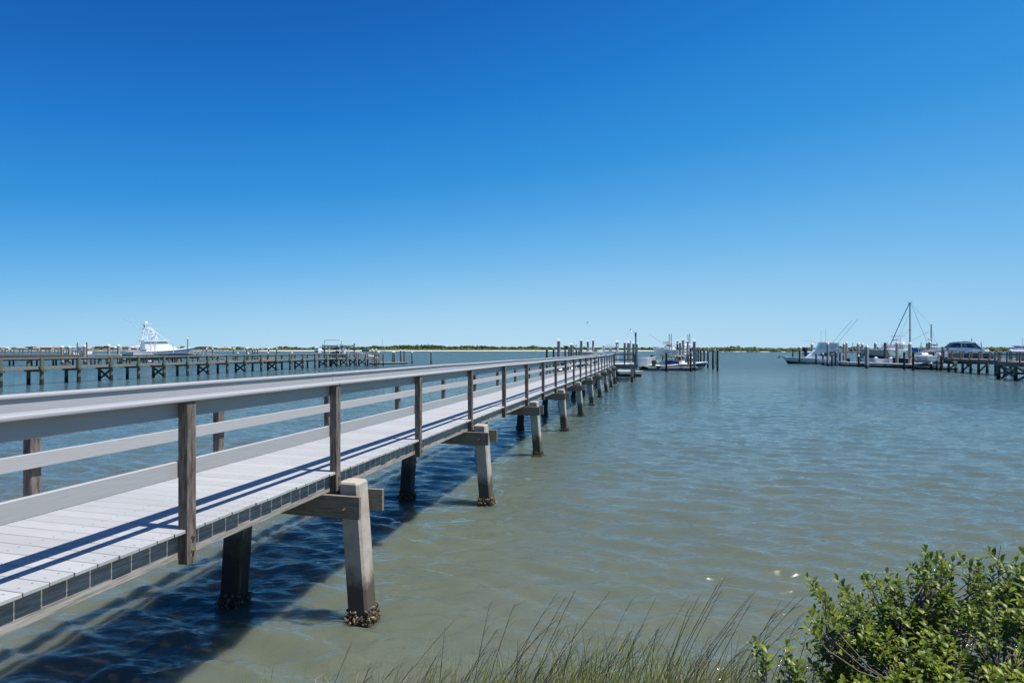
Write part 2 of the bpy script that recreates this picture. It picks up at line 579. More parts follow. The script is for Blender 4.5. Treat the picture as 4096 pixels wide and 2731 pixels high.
def bank():
    mb = MB()
    xs = [-30 + 60 * i / 240 for i in range(241)]
    ys = [-12 + 18.5 * j / 90 for j in range(91)]
    vs = [(x, y, bank_z(x, y)) for y in ys for x in xs]
    n = len(xs)
    fs = [(j * n + i, j * n + i + 1, (j + 1) * n + i + 1, (j + 1) * n + i) for j in range(len(ys) - 1) for i in range(n - 1)]
    mb.add(vs, fs, 0, True)
    o = mb.build('bank', mat('sandy_bank_soil', (0.12, 0.10, 0.07), 0.9, c2=(0.20, 0.175, 0.125), scale=6, bump=0.02))
    o['kind'] = 'structure'


bank()
# ------------------------------------------------------------------ the long boardwalk pier
PX, PY = -1.971, 6.216                             # foot of a rail post; local +y runs along the pier, +x to the open water
PROT = -R(14.0)
DK, RT = 1.648, 2.643
cs, sn = math.cos(PROT), math.sin(PROT)


def pw(x, y, z=0.0):                               # pier coordinates -> world
    return Vector((PX + x * cs - y * sn, PY + x * sn + y * cs, z))


ts = [-9.3, -6.9, -4.5, -2.045, 0.0, 2.294, 4.8, 7.36] + [9.87 + 2.482 * i for i in range(16)]
T_END = ts[-1] + 0.06
rp_ = random.Random(11)
knots_t = [-10, 0, 6, 10, 14, 20, 30, 42, 45.5, 47.3, 60]
knots_z = [0, 0, -0.006, -0.014, -0.012, -0.04, -0.055, -0.066, -0.03, 0.0, 0.0]
sag = {round(t, 3): (rp_.uniform(-0.011, 0.011) if t > 0.1 else 0.0) for t in ts}


def zo(t):                                          # the boardwalk heaves a little from bent to bent
    return float(np.interp(t, knots_t, knots_z) + np.interp(t, ts, [sag[round(q, 3)] for q in ts]))


pier = empty('boardwalk_pier', (PX, PY, 0), PROT, 'long grey-decked boardwalk pier on leaning concrete pilings, running out from the lower left', 'pier')


def strip(mb, x0, x1, z0, z1, t0, t1, extra=None):
    """a rail or board that follows the heave of the pier"""
    st = [t0] + [t for t in ts if t0 + 0.01 < t < t1 - 0.01] + [t1]
    rings = []
    for t in st:
        d = zo(t)
        rings.append([(x0, t, z0 + d), (x1, t, z0 + d), (x1, t, z1 + d), (x0, t, z1 + d)])
    n = 4
    vs = [p for r_ in rings for p in r_]
    fs = []
    for i in range(len(rings) - 1):
        for j in range(n):
            a, b = i * n + j, i * n + (j + 1) % n
            fs.append((a + n, b + n, b, a))
    fs.append((0, 1, 2, 3))
    e = len(vs) - 4
    fs.append((e + 3, e + 2, e + 1, e))
    mb.add(vs, fs)


def deck():
    mb = MB()
    t = -9.6
    while t < T_END + 0.02:
        wv = 0.1395
        a, b = rp_.uniform(-0.006, 0.006), rp_.uniform(-0.006, 0.006)
        z = zo(t + 0.07)
        near_post = min(abs((t + 0.07) - q) for q in ts) < 0.09
        xe = -0.046 if near_post and False else 0.022
        mb.box(-1.62 + a, xe + b, t, t + wv, DK - 0.026 + z, DK + z)
        if t < 14:                                  # screw heads over the three stringers
            for xj in (-0.062, -0.79, -1.545):
                for dt in (0.035, 0.105):
                    cx_, cy_ = xj + rp_.uniform(-0.012, 0.012), t + dt + rp_.uniform(-0.006, 0.006)
                    mb.add([(cx_ + 0.0062 * math.cos(1.0472 * q), cy_ + 0.0062 * math.sin(1.0472 * q), DK + z + 0.0006) for q in range(6)], [(0, 1, 2, 3, 4, 5)], 1)
        t += 0.1455
    o = mb.build('deck', [M['decking'], M['screw']], pier, bevel=0.003, seg=1)
    return o


deck()
for nm, xa, xb in (('stringer', -0.085, -0.043), ('stringer', -0.81, -0.77), ('stringer', -1.565, -1.523)):
    for a, b in ((-9.6, 2.2), (2.212, 12.3), (12.312, 24.7), (24.712, T_END)):
        mb = MB()
        strip(mb, xa, xb, DK - 0.218, DK - 0.0265, a, b)
        mb.build(nm, M['stringer'], pier)

# railings of both sides
joints = [-9.6] + [ts[i] for i in (2, 4, 6, 8, 10, 12, 14, 16, 18, 20, 22)] + [T_END]
for side in (0, 1):
    fx = (-0.081, -0.0455) if side == 0 else (-1.497, -1.4615)
    cx_ = (-0.105, 0.056) if side == 0 else (-1.60, -1.440)
    for nm, xa, xb, za, zb in (('handrail', cx_[0], cx_[1], RT - 0.033, RT), ('fascia_board', fx[0], fx[1], RT - 0.155, RT - 0.0335),
                               ('mid_rail', fx[0], fx[1], 2.035, 2.157)):
        js = joints if side == 0 else [joints[0]] + [q + (2.3 if 0 <= q < 40 else 0) for q in joints[1:-1]] + [T_END - 0.0]
        for a, b in zip(js[:-1], js[1:]):
            if b - a < 0.3:
                continue
            mb = MB()
            strip(mb, xa, xb, za, zb, a + 0.003, b - 0.003)
            mb.build(nm, M['railing'], pier, bevel=0.011 if nm == 'handrail' else 0.004, seg=3 if nm == 'handrail' else 1)

# posts, with long ones at the bents
bents = [i for i in range(len(ts)) if (i - 4) % 2 == 0]
for i, t in enumerate(ts):
    for side in (0, 1):
        xa, xb = (-0.0425, 0.0425) if side == 0 else (-1.5845, -1.4995)
        zb = 1.15 if i in bents else 1.385
        mb = MB()
        d = zo(t)
        mb.box(xa, xb, t - 0.0425, t + 0.0425, zb + d, RT - 0.0335 + d)
        o = mb.build('rail_post', M['post'], pier, bevel=0.005, seg=2)
        if side == 0 and 3 <= i < 9:
            for dz in (DK - 0.06, DK - 0.165):
                bm_ = MB()
                bm_.tube([(0.040, t + 0.012, dz + d), (0.062, t + 0.012, dz + d)], 0.010, 6)
                bm_.tube([(0.040, t + 0.012, dz + d), (0.047, t + 0.012, dz + d)], 0.019, 10)
                bm_.build('bolt', M['bolt'], o)


# pilings, cross beams, oyster crust
def square_ring(cx, cy, z, hw, ch):
    a, b = hw, hw - ch
    return [(cx + x, cy + y, z) for x, y in ((a, -b), (a, b), (b, a), (-b, a), (-a, b), (-a, -b), (-b, -a), (b, -a))]


def piling(t, x_top, x_base, z_top, near):
    mb = MB()
    rings = []
    zs = [-1.2, 0.0, 0.35, 0.7, 1.0, z_top - 0.02, z_top]
    for z in zs:
        k = (z - 0.0) / z_top
        hw = 0.118 if z < z_top else 0.108
        rings.append(square_ring(x_base + (x_top - x_base) * k, t, z, hw, 0.026))
    mb.loft(rings, True, True, 0, False)
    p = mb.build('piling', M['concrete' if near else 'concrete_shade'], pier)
    ob = MB()
    r = random.Random(int(t * 100) + (7 if near else 0))
    n = 330 if (near and t < 6) else (200 if t < 12 else 90)
    for _ in range(n):
        a = r.uniform(0, 2 * math.pi)
        z = r.triangular(-0.06, 0.17, 0.05)
        s = r.uniform(0.014, 0.034) * (1.0 if t < 12 else 1.5)
        q = max(abs(math.cos(a)), abs(math.sin(a)))
        spread = max(0.0, 1 - abs(z - 0.05) / 0.16) * 0.055
        rad = (0.118 / q) + r.uniform(0.0, spread)
        rad = min(rad, 0.165 + spread * 0.5)
        cx_ = x_base + (x_top - x_base) * z / z_top + rad * math.cos(a)
        cy_ = t + rad * math.sin(a)
        n1 = Vector((r.uniform(-1, 1), r.uniform(-1, 1), r.uniform(-0.6, 1))).normalized()
        n2 = n1.cross(Vector((r.uniform(-1, 1), r.uniform(-1, 1), r.uniform(-1, 1)))).normalized()
        n3 = n1.cross(n2)
        c = Vector((cx_, cy_, z))
        la, lb, lc = s * r.uniform(0.8, 1.5), s * r.uniform(0.5, 0.9), s * 0.35
        vs = [c + n1 * la, c + n2 * lb, c - n1 * la * 0.8, c - n2 * lb, c + n3 * lc, c - n3 * lc]
        ob.add(vs, [(0, 1, 4), (1, 2, 4), (2, 3, 4), (3, 0, 4), (1, 0, 5), (2, 1, 5), (3, 2, 5), (0, 3, 5)])
    ob.build('oyster_crust', M['oyster'], p)
    return p


for i in bents:
    t = ts[i]
    if t < -5:
        continue
    d = zo(t)
    p1 = piling(t + 0.045, 0.20, 0.318, 1.547 + d * 0.5, True)
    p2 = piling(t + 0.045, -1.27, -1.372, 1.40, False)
    for dy in (-0.155, 0.205):
        mb = MB()
        e = rp_.uniform(-0.02, 0.02)
        mb.box(-1.72 + e, 0.395 + e + (0.07 if dy > 0 else 0), t + dy - 0.021, t + dy + 0.021, 1.185 + d, 1.4285 + d)
        mb.build('cross_beam', M['beam'], pier, bevel=0.004, seg=1)
    if t < 8:
        bm_ = MB()
        bm_.tube([(0.215, t - 0.215, 1.285 + d), (0.215, t - 0.17, 1.285 + d)], 0.011, 6)
        bm_.tube([(0.215, t - 0.186, 1.285 + d), (0.215, t - 0.176, 1.285 + d)], 0.021, 10)
        bm_.build('bolt', M['bolt'], p1)

# the landing at the end: a wider deck with its own railing
mb = MB()
y0, y1 = T_END + 0.03, T_END + 8.4
xl, xr = -4.6, 1.95
yy = y0
while yy < y1:
    mb.box(xl, xr, yy, yy + 0.1395, DK - 0.026, DK)
    yy += 0.1455
mb.build('landing_deck', M['decking'], pier)
mb = MB()
mb.box(0.06, xr - 0.02, y0 - 0.052, y0 - 0.006, DK - 0.235, DK - 0.01)
mb.box(xr - 0.05, xr - 0.006, y0 + 0.0, y1, DK - 0.235, DK - 0.0275)
mb.box(xl + 0.006, xl + 0.05, y0 + 0.0, y1, DK - 0.235, DK - 0.0275)
mb.box(xl + 0.06, -1.65, y0 - 0.052, y0 - 0.006, DK - 0.235, DK - 0.01)
mb.build('landing_fascia', M['grey_timber'], pier)
mb = MB()
mb.box(0.07, xr, y0 + 0.03, y0 + 0.17, DK - 0.40, DK - 0.24)
mb.build('landing_beam', M['beam'], pier)
for (xa, ya, xb, yb) in ((0.10, y0 + 0.02, xr, y0 + 0.02), (xr, y0 + 0.02, xr, y1 - 3.2), (xl, y0 + 4.6, -1.75, y0 + 4.6)):
    mb = MB()
    for za, th, wd in ((RT - 0.017, 0.034, 0.15), (RT - 0.085, 0.095, 0.036), (2.09, 0.12, 0.036)):
        mb.bar((xa, ya, za), (xb, yb, za), wd, th)
    mb.build('landing_rail', M['grey_timber'], pier)
    n = max(2, int(round(math.hypot(xb - xa, yb - ya) / 1.3)))
    for k in range(n + 1):
        mb = MB()
        x, y = xa + (xb - xa) * k / n, ya + (yb - ya) * k / n
        mb.box(x - 0.05, x + 0.05, y + 0.021, y + 0.111, DK - 0.2, RT - 0.036)
        mb.build('rail_post', M['post'], pier)
for x, y in ((xr - 0.25, y0 + 0.1), (xr - 0.25, y1 - 0.3), (xl + 0.3, y0 + 0.2), (xl + 0.3, y1 - 0.3), (-0.2, y1 - 0.3)):
    mb = MB()
    mb.loft([square_ring(x, y, z, 0.13, 0.02) for z in (-1.2, 0.3, 1.0, DK - 0.245)], True, True, 0, False)
    mb.build('piling', M['concrete'], pier)

# gate across the walkway
g = empty('metal_gate', pw(-0.70, T_END + 6.6, DK), PROT, 'white arched metal gate with vertical bars across the end of the boardwalk', 'gate')
for s in (-1, 1):
    mb = MB()
    mb.box(s * 0.72 - 0.075, s * 0.72 + 0.075, -0.075, 0.075, 0, 1.86)
    mb.add([(s * 0.72 + x, y, 1.86 if k < 4 else 1.95) for k, (x, y) in enumerate(((-.09, -.09), (.09, -.09), (.09, .09), (-.09, .09), (0, 0)))],
           [(0, 1, 4), (1, 2, 4), (2, 3, 4), (3, 0, 4), (3, 2, 1, 0)])
    mb.build('gate_post', M['cap'], g)
mb = MB()
arc = [(-0.62 + 1.24 * k / 16, 0, 1.72 + 0.28 * math.sin(math.pi * k / 16)) for k in range(17)]
mb.tube(arc, 0.028, 6)
arc2 = [(x, y, z - 0.22) for x, y, z in arc]
mb.tube(arc2, 0.020, 6)
for z in (0.12, 0.95):
    mb.bar((-0.62, 0, z), (0.62, 0, z), 0.035, 0.045)
for x in (-0.62, 0.62):
    mb.bar((x, 0, 0.1), (x, 0, 1.73), 0.045, 0.045, up=(0, 1, 0))
mb.build('gate_frame', M['cap'], g)
for k in range(1, 13):
    x = -0.62 + 1.24 * k / 13
    mb = MB()
    mb.tube([(x, 0, 0.14), (x, 0, 1.50 + 0.28 * math.sin(math.pi * k / 13) + 0.2 * (k % 2))], 0.012, 5)
    mb.build('gate_bar', M['cap'], g)
mb = MB()
mb.box(-0.18, 0.18, -0.045, -0.03, 1.12, 1.38)
mb.build('notice_plate', M['offwhite'], g)
mb = MB()
mb.box(0.52, 0.66, -0.06, 0.06, 1.42, 1.60)
mb.build('lock_box', M['black'], g)

# grey utility cabinet on the landing
c = empty('dock_box', pw(-1.92, T_END + 3.2, DK), PROT, 'light grey square dock box on the landing left of the arched gate', 'dock box')
mb = MB(); mb.box(-0.36, 0.36, -0.3, 0.3, 0.03, 0.82); mb.build('body', M['offwhite'], c, bevel=0.02)
mb = MB(); mb.box(-0.39, 0.39, -0.33, 0.33, 0.821, 0.90); mb.build('lid', M['cap'], c, bevel=0.02)

# lamp post at the corner of the landing
lp_ = empty('lamp_post', pw(xr + 0.10, T_END + 0.15, 1.25), PROT, 'tall square dock lamp post with a hooked arm at the corner of the pier landing', 'lamp post')
mb = MB(); mb.box(-0.065, 0.065, -0.065, 0.065, 0, 3.36); mb.build('post', M['grey_timber'], lp_)
mb = MB()
mb.tube([(-0.08, 0, 2.95), (-0.085, 0, 3.30), (-0.12, 0, 3.42), (-0.20, 0, 3.50), (-0.30, 0, 3.53), (-0.42, 0, 3.52)], 0.018, 6)
mb.build('arm', M['steel'], lp_)
mb = MB()
mb.loft([[(-0.46 + r_ * math.cos(6.2832 * j / 12), r_ * math.sin(6.2832 * j / 12), z) for j in range(12)]
         for r_, z in ((0.135, 3.43), (0.13, 3.45), (0.05, 3.55), (0.03, 3.60))], True, True)
mb.build('lamp_shade', M['cap'], lp_)
mb = MB(); mb.tube([(-0.46, 0, 3.60), (-0.46, 0, 3.70)], 0.04, 8); mb.build('light_sensor', M['bluecover'], lp_)
# ------------------------------------------------------------------ free-standing pilings
def round_pile(mb, x, y, z0, z1, r, n=12, lean=(0, 0)):
    rings = []
    for k in range(4):
        z = z0 + (z1 - z0) * k / 3
        q = r * (1.06 - 0.10 * k / 3)
        rings.append([(x + lean[0] * (z - z0) + q * math.cos(6.2832 * j / n), y + lean[1] * (z - z0) + q * math.sin(6.2832 * j / n), z) for j in range(n)])
    mb.loft(rings, True, True, 0, True)


def cone_cap(mb, x, y, z, r, h, n=12):
    mb.loft([[(x + q * math.cos(6.2832 * j / n), y + q * math.sin(6.2832 * j / n), zz) for j in range(n)]
             for q, zz in ((r, z - 0.10), (r * 1.06, z + 0.0), (r * 0.55, z + h * 0.62), (0.015, z + h))], True, True, 0, False)


def timber_pile(px, py_top, Y, label, group, wpx=None, mt='green_pile', cap='cap', r=None, lean=(0, 0)):
    p = at(px, py_top, Y)
    r = r or (0.155 if not wpx else wpx * Y / F / 2)
    o = empty('timber_piling', (p.x, p.y, 0), 0, label, 'piling', group)
    hcap = r * (1.5 if cap == 'cap' else 0.9)
    zt = p.z - hcap if cap else p.z
    mb = MB(); round_pile(mb, 0, 0, -1.5, zt, r, lean=lean); mb.build('pile', M[mt], o)
    if cap:
        mb = MB(); cone_cap(mb, lean[0] * (zt + 1.5), lean[1] * (zt + 1.5), zt + 0.003, r * 1.1, hcap)
        mb.build('cap', M['cap'] if cap == 'cap' else M['darksteel'], o)
    return o


def concrete_pile(px, py_top, Y, label, group, w=0.36, mt='grey_pile', cap=True, rz=-R(14)):
    p = at(px, py_top, Y)
    o = empty('concrete_piling', (p.x, p.y, 0), rz, label, 'piling', group)
    hc = w * 0.95 if cap else 0
    zt = p.z - hc
    mb = MB()
    mb.loft([square_ring(0, 0, z, w / 2, w * 0.07) for z in (-1.5, 0.4, 1.5, zt)], True, True, 0, False)
    mb.build('pile', M[mt], o)
    if cap:
        mb = MB()
        a = w / 2 + 0.02
        mb.box(-a, a, -a, a, zt - w * 0.36, zt + 0.01)
        a += 0.015
        mb.add([(-a, -a, zt + 0.011), (a, -a, zt + 0.011), (a, a, zt + 0.011), (-a, a, zt + 0.011), (0, 0, zt + hc)],
               [(0, 1, 4), (1, 2, 4), (2, 3, 4), (3, 0, 4), (3, 2, 1, 0)])
        mb.build('cap', M['cap'], o)
    return o


G1 = 'white-capped concrete pilings by the pier end'
for px, py, Y, lab in (
        (2235, 1353, 72, 'tallest white-capped concrete piling left of the gate, standing apart at the far left'),
        (2286, 1368.6, 72, 'short white-capped concrete piling, second from the left before the gate'),
        (2325, 1353.7, 88, 'tall white-capped concrete piling, leftmost of the trio left of the gate'),
        (2351.5, 1358.4, 100, 'thin white-capped concrete piling, middle of the trio left of the gate'),
        (2372.6, 1354.6, 110, 'slim white-capped concrete piling, rightmost of the trio left of the gate'),
        (2468.5, 1357.8, 68, 'white-capped concrete piling rising right behind the right gate post'),
        (2499, 1362, 92, 'white-capped concrete piling above the landing rail, first right of the gate'),
        (2514, 1359.7, 66, 'broad white-capped concrete piling in the middle of the landing rail'),
        (2519.5, 1355, 104, 'thin white-capped concrete piling peeking out behind the broad one'),
        (2534, 1365, 82, 'white-capped concrete piling just left of the lamp post'),
        (2547, 1368, 96, 'white-capped concrete piling mostly hidden behind the lamp post'),
        (2720, 1363, 98, 'shorter white-capped concrete piling in front of the white boat on the lift'),
        (2732.4, 1351, 86, 'tallest white-capped concrete piling beside the white boat on the lift'),
        (2751, 1357, 88, 'white-capped concrete piling behind the two thin lift poles'),
        (2777, 1356, 80, 'broad white-capped concrete piling at the bow of the navy boat')):
    concrete_pile(px, py, Y, lab, G1)
concrete_pile(2709.6, 1356.6, 104, 'brown-stained white-capped piling behind the white boat on the lift', G1, mt='brown_pile')

G2 = 'green timber pilings by the pier end'
for px, py, Y, lab in (
        (2187.6, 1393.5, 78, 'dark green timber piling, leftmost of the row behind the pier rail'),
        (2214.4, 1393, 84, 'dark green timber piling, second from the left behind the pier rail'),
        (2260.6, 1395, 96, 'dark green timber piling just left of the short concrete piling'),
        (2276, 1395.5, 108, 'thin dark green timber piling close against the short concrete piling'),
        (2292, 1395, 118, 'dark green timber piling half hidden right of the short concrete piling'),
        (2305.6, 1396.5, 104, 'dark green timber piling left of the tall concrete trio'),
        (2316.5, 1396, 118, 'thin dark green timber piling touching the leftmost concrete of the trio'),
        (2783.8, 1396, 112, 'dark green timber piling half hidden behind the broad concrete piling by the navy boat'),
        (2793, 1395, 108, 'dark green timber piling, first clear one right of the broad concrete piling'),
        (2803, 1395.5, 106, 'dark green timber piling, second right of the broad concrete piling'),
        (2816.6, 1396, wY(1464.5), 'dark green timber piling over the bow of the navy boat'),
        (2832, 1398.8, wY(1469.6), 'dark green timber piling just beyond the bow tip of the navy boat'),
        (2852, 1397, wY(1476), 'dark green timber piling with a mooring rope, second from the open water'),
        (2870, 1398, wY(1483), 'outermost dark green timber piling with a rope, next to the open water')):
    timber_pile(px, py, Y, lab, G2, mt='dark_pile', cap='dark', r=0.155)
s_ = empty('notice_sign', at(2861, 1413, 88), 0, 'small white notice sign on a stick between the two outermost green pilings', 'sign')
mb = MB(); mb.tube([(0, 0, -1.9), (0, 0, 0.5)], 0.045, 6); mb.build('stick', M['darksteel'], s_)
mb = MB(); mb.box(-0.13, 0.13, -0.08, -0.05, 0.45, 0.75); mb.build('board', M['cap'], s_)
mb = MB()
a_, b_ = at(2852, 1428, wY(1476)), at(2835, 1447, wY(1469.6))
mb.tube([a_ + (b_ - a_) * k / 8 + Vector((0, 0, -0.5 * math.sin(math.pi * k / 8))) for k in range(9)], 0.022, 5)
tag(mb.build('mooring_rope', M['rope']), 'dark mooring rope slung from the roped green piling down towards the navy boat', 'rope', 'mooring ropes')
mb = MB()
a_, b_ = at(2869, 1429, wY(1483)), at(2854, 1474, wY(1476))
mb.tube([a_ + (b_ - a_) * k / 8 + Vector((0, 0, -0.25 * math.sin(math.pi * k / 8))) for k in range(9)], 0.022, 5)
tag(mb.build('mooring_rope', M['rope']), 'dark mooring rope hanging off the outermost green piling to the water', 'rope', 'mooring ropes')

G3 = 'white-capped timber pilings beyond the left dock'
for px, py, Y, lab in (
        (826.5, 1392, 165, 'tall white-capped timber piling behind the upper half of the left gangway'),
        (850.5, 1391, 165, 'tall white-capped timber piling behind the lower half of the left gangway'),
        (933.6, 1391, 170, 'tall white-capped timber piling right of the foot of the left gangway'),
        (951.8, 1408, 128, 'short white-capped timber piling, first right of the left gangway'),
        (987.5, 1391, 175, 'tall white-capped timber piling partly behind a short one'),
        (993, 1409, wY(1452.5), 'short white-capped timber piling in front of a tall one'),
        (1011, 1392, 175, 'tall white-capped timber piling, left of three close together'),
        (1019.6, 1391.4, 180, 'tall white-capped timber piling, middle of three close together'),
        (1030.5, 1391, 175, 'tall white-capped timber piling, right of three close together'),
        (1074.5, 1391, 165, 'tall white-capped timber piling above the orange kayak'),
        (1072.5, 1407, 122, 'short white-capped timber piling cutting across the orange kayak'),
        (1107, 1391, 170, 'tall white-capped timber piling right of the orange kayak'),
        (1168, 1407, wY(1450.7), 'short white-capped timber piling standing alone right of the kayak'),
        (1489, 1394, 118, 'white-capped timber piling over the end of the left dock, left of two'),
        (1504, 1394, 118, 'white-capped timber piling over the end of the left dock, right of two'),
        (1515, 1405, 112, 'lower white-capped timber piling against the last post of the left dock'),
        (1571.5, 1404.5, wY(1453), 'white-capped timber piling, left one of the lashed pair past the left dock'),
        (1577.5, 1404, wY(1453.6), 'white-capped timber piling, right one of the lashed pair with a blue band'),
        (1603, 1396.7, wY(1453), 'brownish white-capped timber piling, left of the two tall ones past the dock'),
        (1617, 1398, wY(1453), 'brownish white-capped timber piling, right of the two tall ones past the dock'),
        (1648, 1405, wY(1454), 'thin white-capped timber piling standing alone in open water'),
        (1724.5, 1401, wY(1455), 'outermost white-capped timber piling in open water, left of the pier')):
    o = timber_pile(px, py, Y, lab, G3, mt='green_pile' if Y > 150 or px < 1600 else 'brown_pile' if px in (1603, 1617) else 'green_pile', r=0.165 if Y < 150 else 0.185)
    if px == 1577.5:
        mb = MB()
        p = at(px, 1420, Y)
        mb.tube([(0, 0, p.z - 0.12), (0, 0, p.z + 0.12)], 0.19, 12)
        mb.build('band', M['turq'], o)
G4 = 'white-capped concrete pilings beyond the left dock'
for px, py, Y, lab in (
        (248.6, 1379.7, 112, 'white-capped concrete piling over the railed dock, leftmost of all'),
        (278, 1381.5, 125, 'white-capped concrete piling over the railed dock, second from the left'),
        (339, 1378, 118, 'white-capped concrete piling between the two bare brown poles'),
        (435, 1375, 118, 'white-capped concrete piling left of the big white sport boat, farther one'),
        (474.5, 1375.6, 116, 'white-capped concrete piling nearest the stern of the big white sport boat')):
    concrete_pile(px, py, Y, lab, G4, w=0.40)
timber_pile(309.5, 1369.5, 108, 'bare brown timber pole without a cap, left of two', 'bare brown poles', mt='brown_pile', cap=None, r=0.10)
timber_pile(347, 1369, 106, 'bare brown timber pole without a cap, right of two', 'bare brown poles', mt='brown_pile', cap=None, r=0.11)

G5 = 'white-capped concrete pilings of the right marina'
for px, py, Y, w_, lab in (
        (3201, 1384, 130, 0.40, 'grey white-capped piling behind the dark outboard, farthest left in the right marina'),
        (3248, 1371, 125, 0.40, 'white-capped concrete piling rising behind the windscreen of the left sport boat'),
        (3311.6, 1368, 104, 0.34, 'white-capped piling in front of the curtained flybridge of the left sport boat'),
        (3376, 1369, 112, 0.36, 'white-capped concrete piling just behind the tall one at the floating dock corner'),
        (3385, 1364, wY(1458), 0.40, 'tall white-capped concrete piling right of the curtained sport boat'),
        (3433, 1368, 116, 0.40, 'white-capped concrete piling at the bow of the pale green boat, left of two'),
        (3449.5, 1370, 112, 0.40, 'white-capped concrete piling at the bow of the pale green boat, right of two'),
        (3467, 1377, wY(1473), 0.44, 'broad low white-capped concrete piling standing in the water before the pale green boat'),
        (3501.7, 1367, 125, 0.42, 'white-capped concrete piling behind the pale green boat deck'),
        (3587.7, 1364, 98, 0.36, 'white-capped concrete piling on the floating dock left of the main mast'),
        (3639.5, 1367, 92, 0.38, 'white-capped concrete piling standing right in front of the main mast'),
        (3709, 1366, 112, 0.38, 'white-capped concrete piling, left of the two beside the mizzen mast'),
        (3718.6, 1361.4, 100, 0.38, 'white-capped concrete piling, right of the two beside the mizzen mast'),
        (3950, 1394.5, 96, 0.36, 'white-capped piling top behind the stern of the glass-roofed cruiser'),
        (4043, 1393.6, 84, 0.36, 'white-capped piling top above the rail of the near right dock')):
    concrete_pile(px, py, Y, lab, G5, w=w_, rz=R(25))
concrete_pile(3541, 1370.5, 103, 'brownish concrete piling without any cap, by the furled sail foot', G5, w=0.36, mt='brown_pile', cap=False, rz=R(25))
G6 = 'green timber pilings of the right marina'
for px, py, Y, cap, lab in (
        (3171.7, 1394.4, 128, 'dark', 'dark green timber piling behind the bow deck of the left sport boat'),
        (3198, 1398.5, wY(1455.6), 'dark', 'dark green timber piling in front of the bow of the left sport boat'),
        (3264, 1415, wY(1457.7), None, 'dark green timber piling in front of the cabin of the left sport boat'),
        (3292, 1411.4, wY(1459.7), 'cap', 'white-topped green timber piling at the bow of the small white boat'),
        (3328, 1420, wY(1464.5), None, 'short green timber piling before the small white boat'),
        (3342, 1409, wY(1464), None, 'green timber piling carrying the left front end of the grey lift beam'),
        (3348, 1400, wY(1460), None, 'taller green timber piling just behind the front lift piling'),
        (3360, 1412, wY(1461), None, 'green timber piling right of the small white boat console'),
        (3435, 1418.7, wY(1468.7), 'cap', 'slim white-topped green piling before the floating dock'),
        (3442, 1410, 106, None, 'green timber piling under the right end of the grey lift beam'),
        (3617, 1408.6, wY(1478), None, 'dark green lift piling, left of two before the grey fishing boat'),
        (3653, 1408, wY(1482), None, 'dark green lift piling, right of two before the grey fishing boat'),
        (3725, 1447, wY(1480.7), 'cap', 'low dark piling under the covered outboard'),
        (3765, 1424, wY(1483), None, 'dark piling with a pale pipe at the end of the right timber dock')):
    timber_pile(px, py, Y, lab, G6, mt='dark_pile', cap=cap, r=0.155)


# ------------------------------------------------------------------ timber docks on the left
def brace(par, p, q):
    mb = MB(); mb.bar(p, q, 0.05, 0.20); mb.build('cross_brace', M['grey_pile_wood'], par, world=True)


M['grey_pile_wood'] = mat('green_grey_brace', (0.055, 0.070, 0.050), 0.85, c2=(0.10, 0.11, 0.08), scale=4)
M['dark_deck'] = mat('dark_weathered_deck', (0.16, 0.145, 0.13), 0.85, c2=(0.26, 0.245, 0.225), scale=5, stretch=(1, 1, 1), bump=0.003)
A1, B1 = (-40.3, 47.8), (-31.9, 96.0)
dk1 = empty('timber_dock', (A1[0], A1[1], 0), 0, 'long low timber dock on green round piles with one rail, left of the pier', 'dock', 'timber docks')
u1 = Vector((B1[0] - A1[0], B1[1] - A1[1], 0)).normalized()
n1 = Vector((u1.y, -u1.x, 0))                       # towards the open side (right)
near = [166.7, 315.3, 445, 554.4, 656.5, 750.7, 832.7, 909, 979.6, 1045, 1105, 1160, 1211, 1260, 1306, 1348]
xb = {2, 4, 6, 8, 10, 12, 14, 15}
pts = [Vector((*ray_line(px, A1, B1), 0)) for px in near]
pts = [pts[0] - u1 * 3.3 * k for k in (3, 2, 1)] + pts
last = pts[-1]
DZ1, RZ1, W1 = 1.56, 2.27, 1.35
for i, p in enumerate(pts):
    mb = MB(); round_pile(mb, p.x, p.y, -1.2, RZ1 + 0.02, 0.15); mb.build('pile', M['green_pile'], dk1, world=True)
    q = p - n1 * W1
    mb = MB(); round_pile(mb, q.x, q.y, -1.2, RZ1 - 0.03, 0.14); mb.build('pile', M['green_pile'], dk1, world=True)
    mb = MB(); mb.bar(p + n1 * 0.25 + Vector((0, 0, DZ1 - 0.33)), q - n1 * 0.25 + Vector((0, 0, DZ1 - 0.33)), 0.36, 0.2)
    mb.build('cap_beam', M['grey_pile_wood'], dk1, world=True)
    if i - 3 in xb:
        brace(dk1, p + Vector((0, 0, 1.15)) + u1 * 0.03, q + Vector((0, 0, 0.15)) + u1 * 0.03)
        brace(dk1, p + Vector((0, 0, 0.15)) - u1 * 0.09, q + Vector((0, 0, 1.15)) - u1 * 0.09)
a, b = pts[0] - u1 * 2, pts[-1] + u1 * 0.4
mb = MB()
L_ = (b - a).length
k = 0.0
while k < L_:
    c = a + u1 * k - n1 * 0.17
    mb.bar(c + Vector((0, 0, DZ1 - 0.02)), c - n1 * (W1 - 0.34) + Vector((0, 0, DZ1 - 0.02)), 0.14, 0.04)
    k += 0.15
mb.build('deck', M['dark_deck'], dk1, world=True)
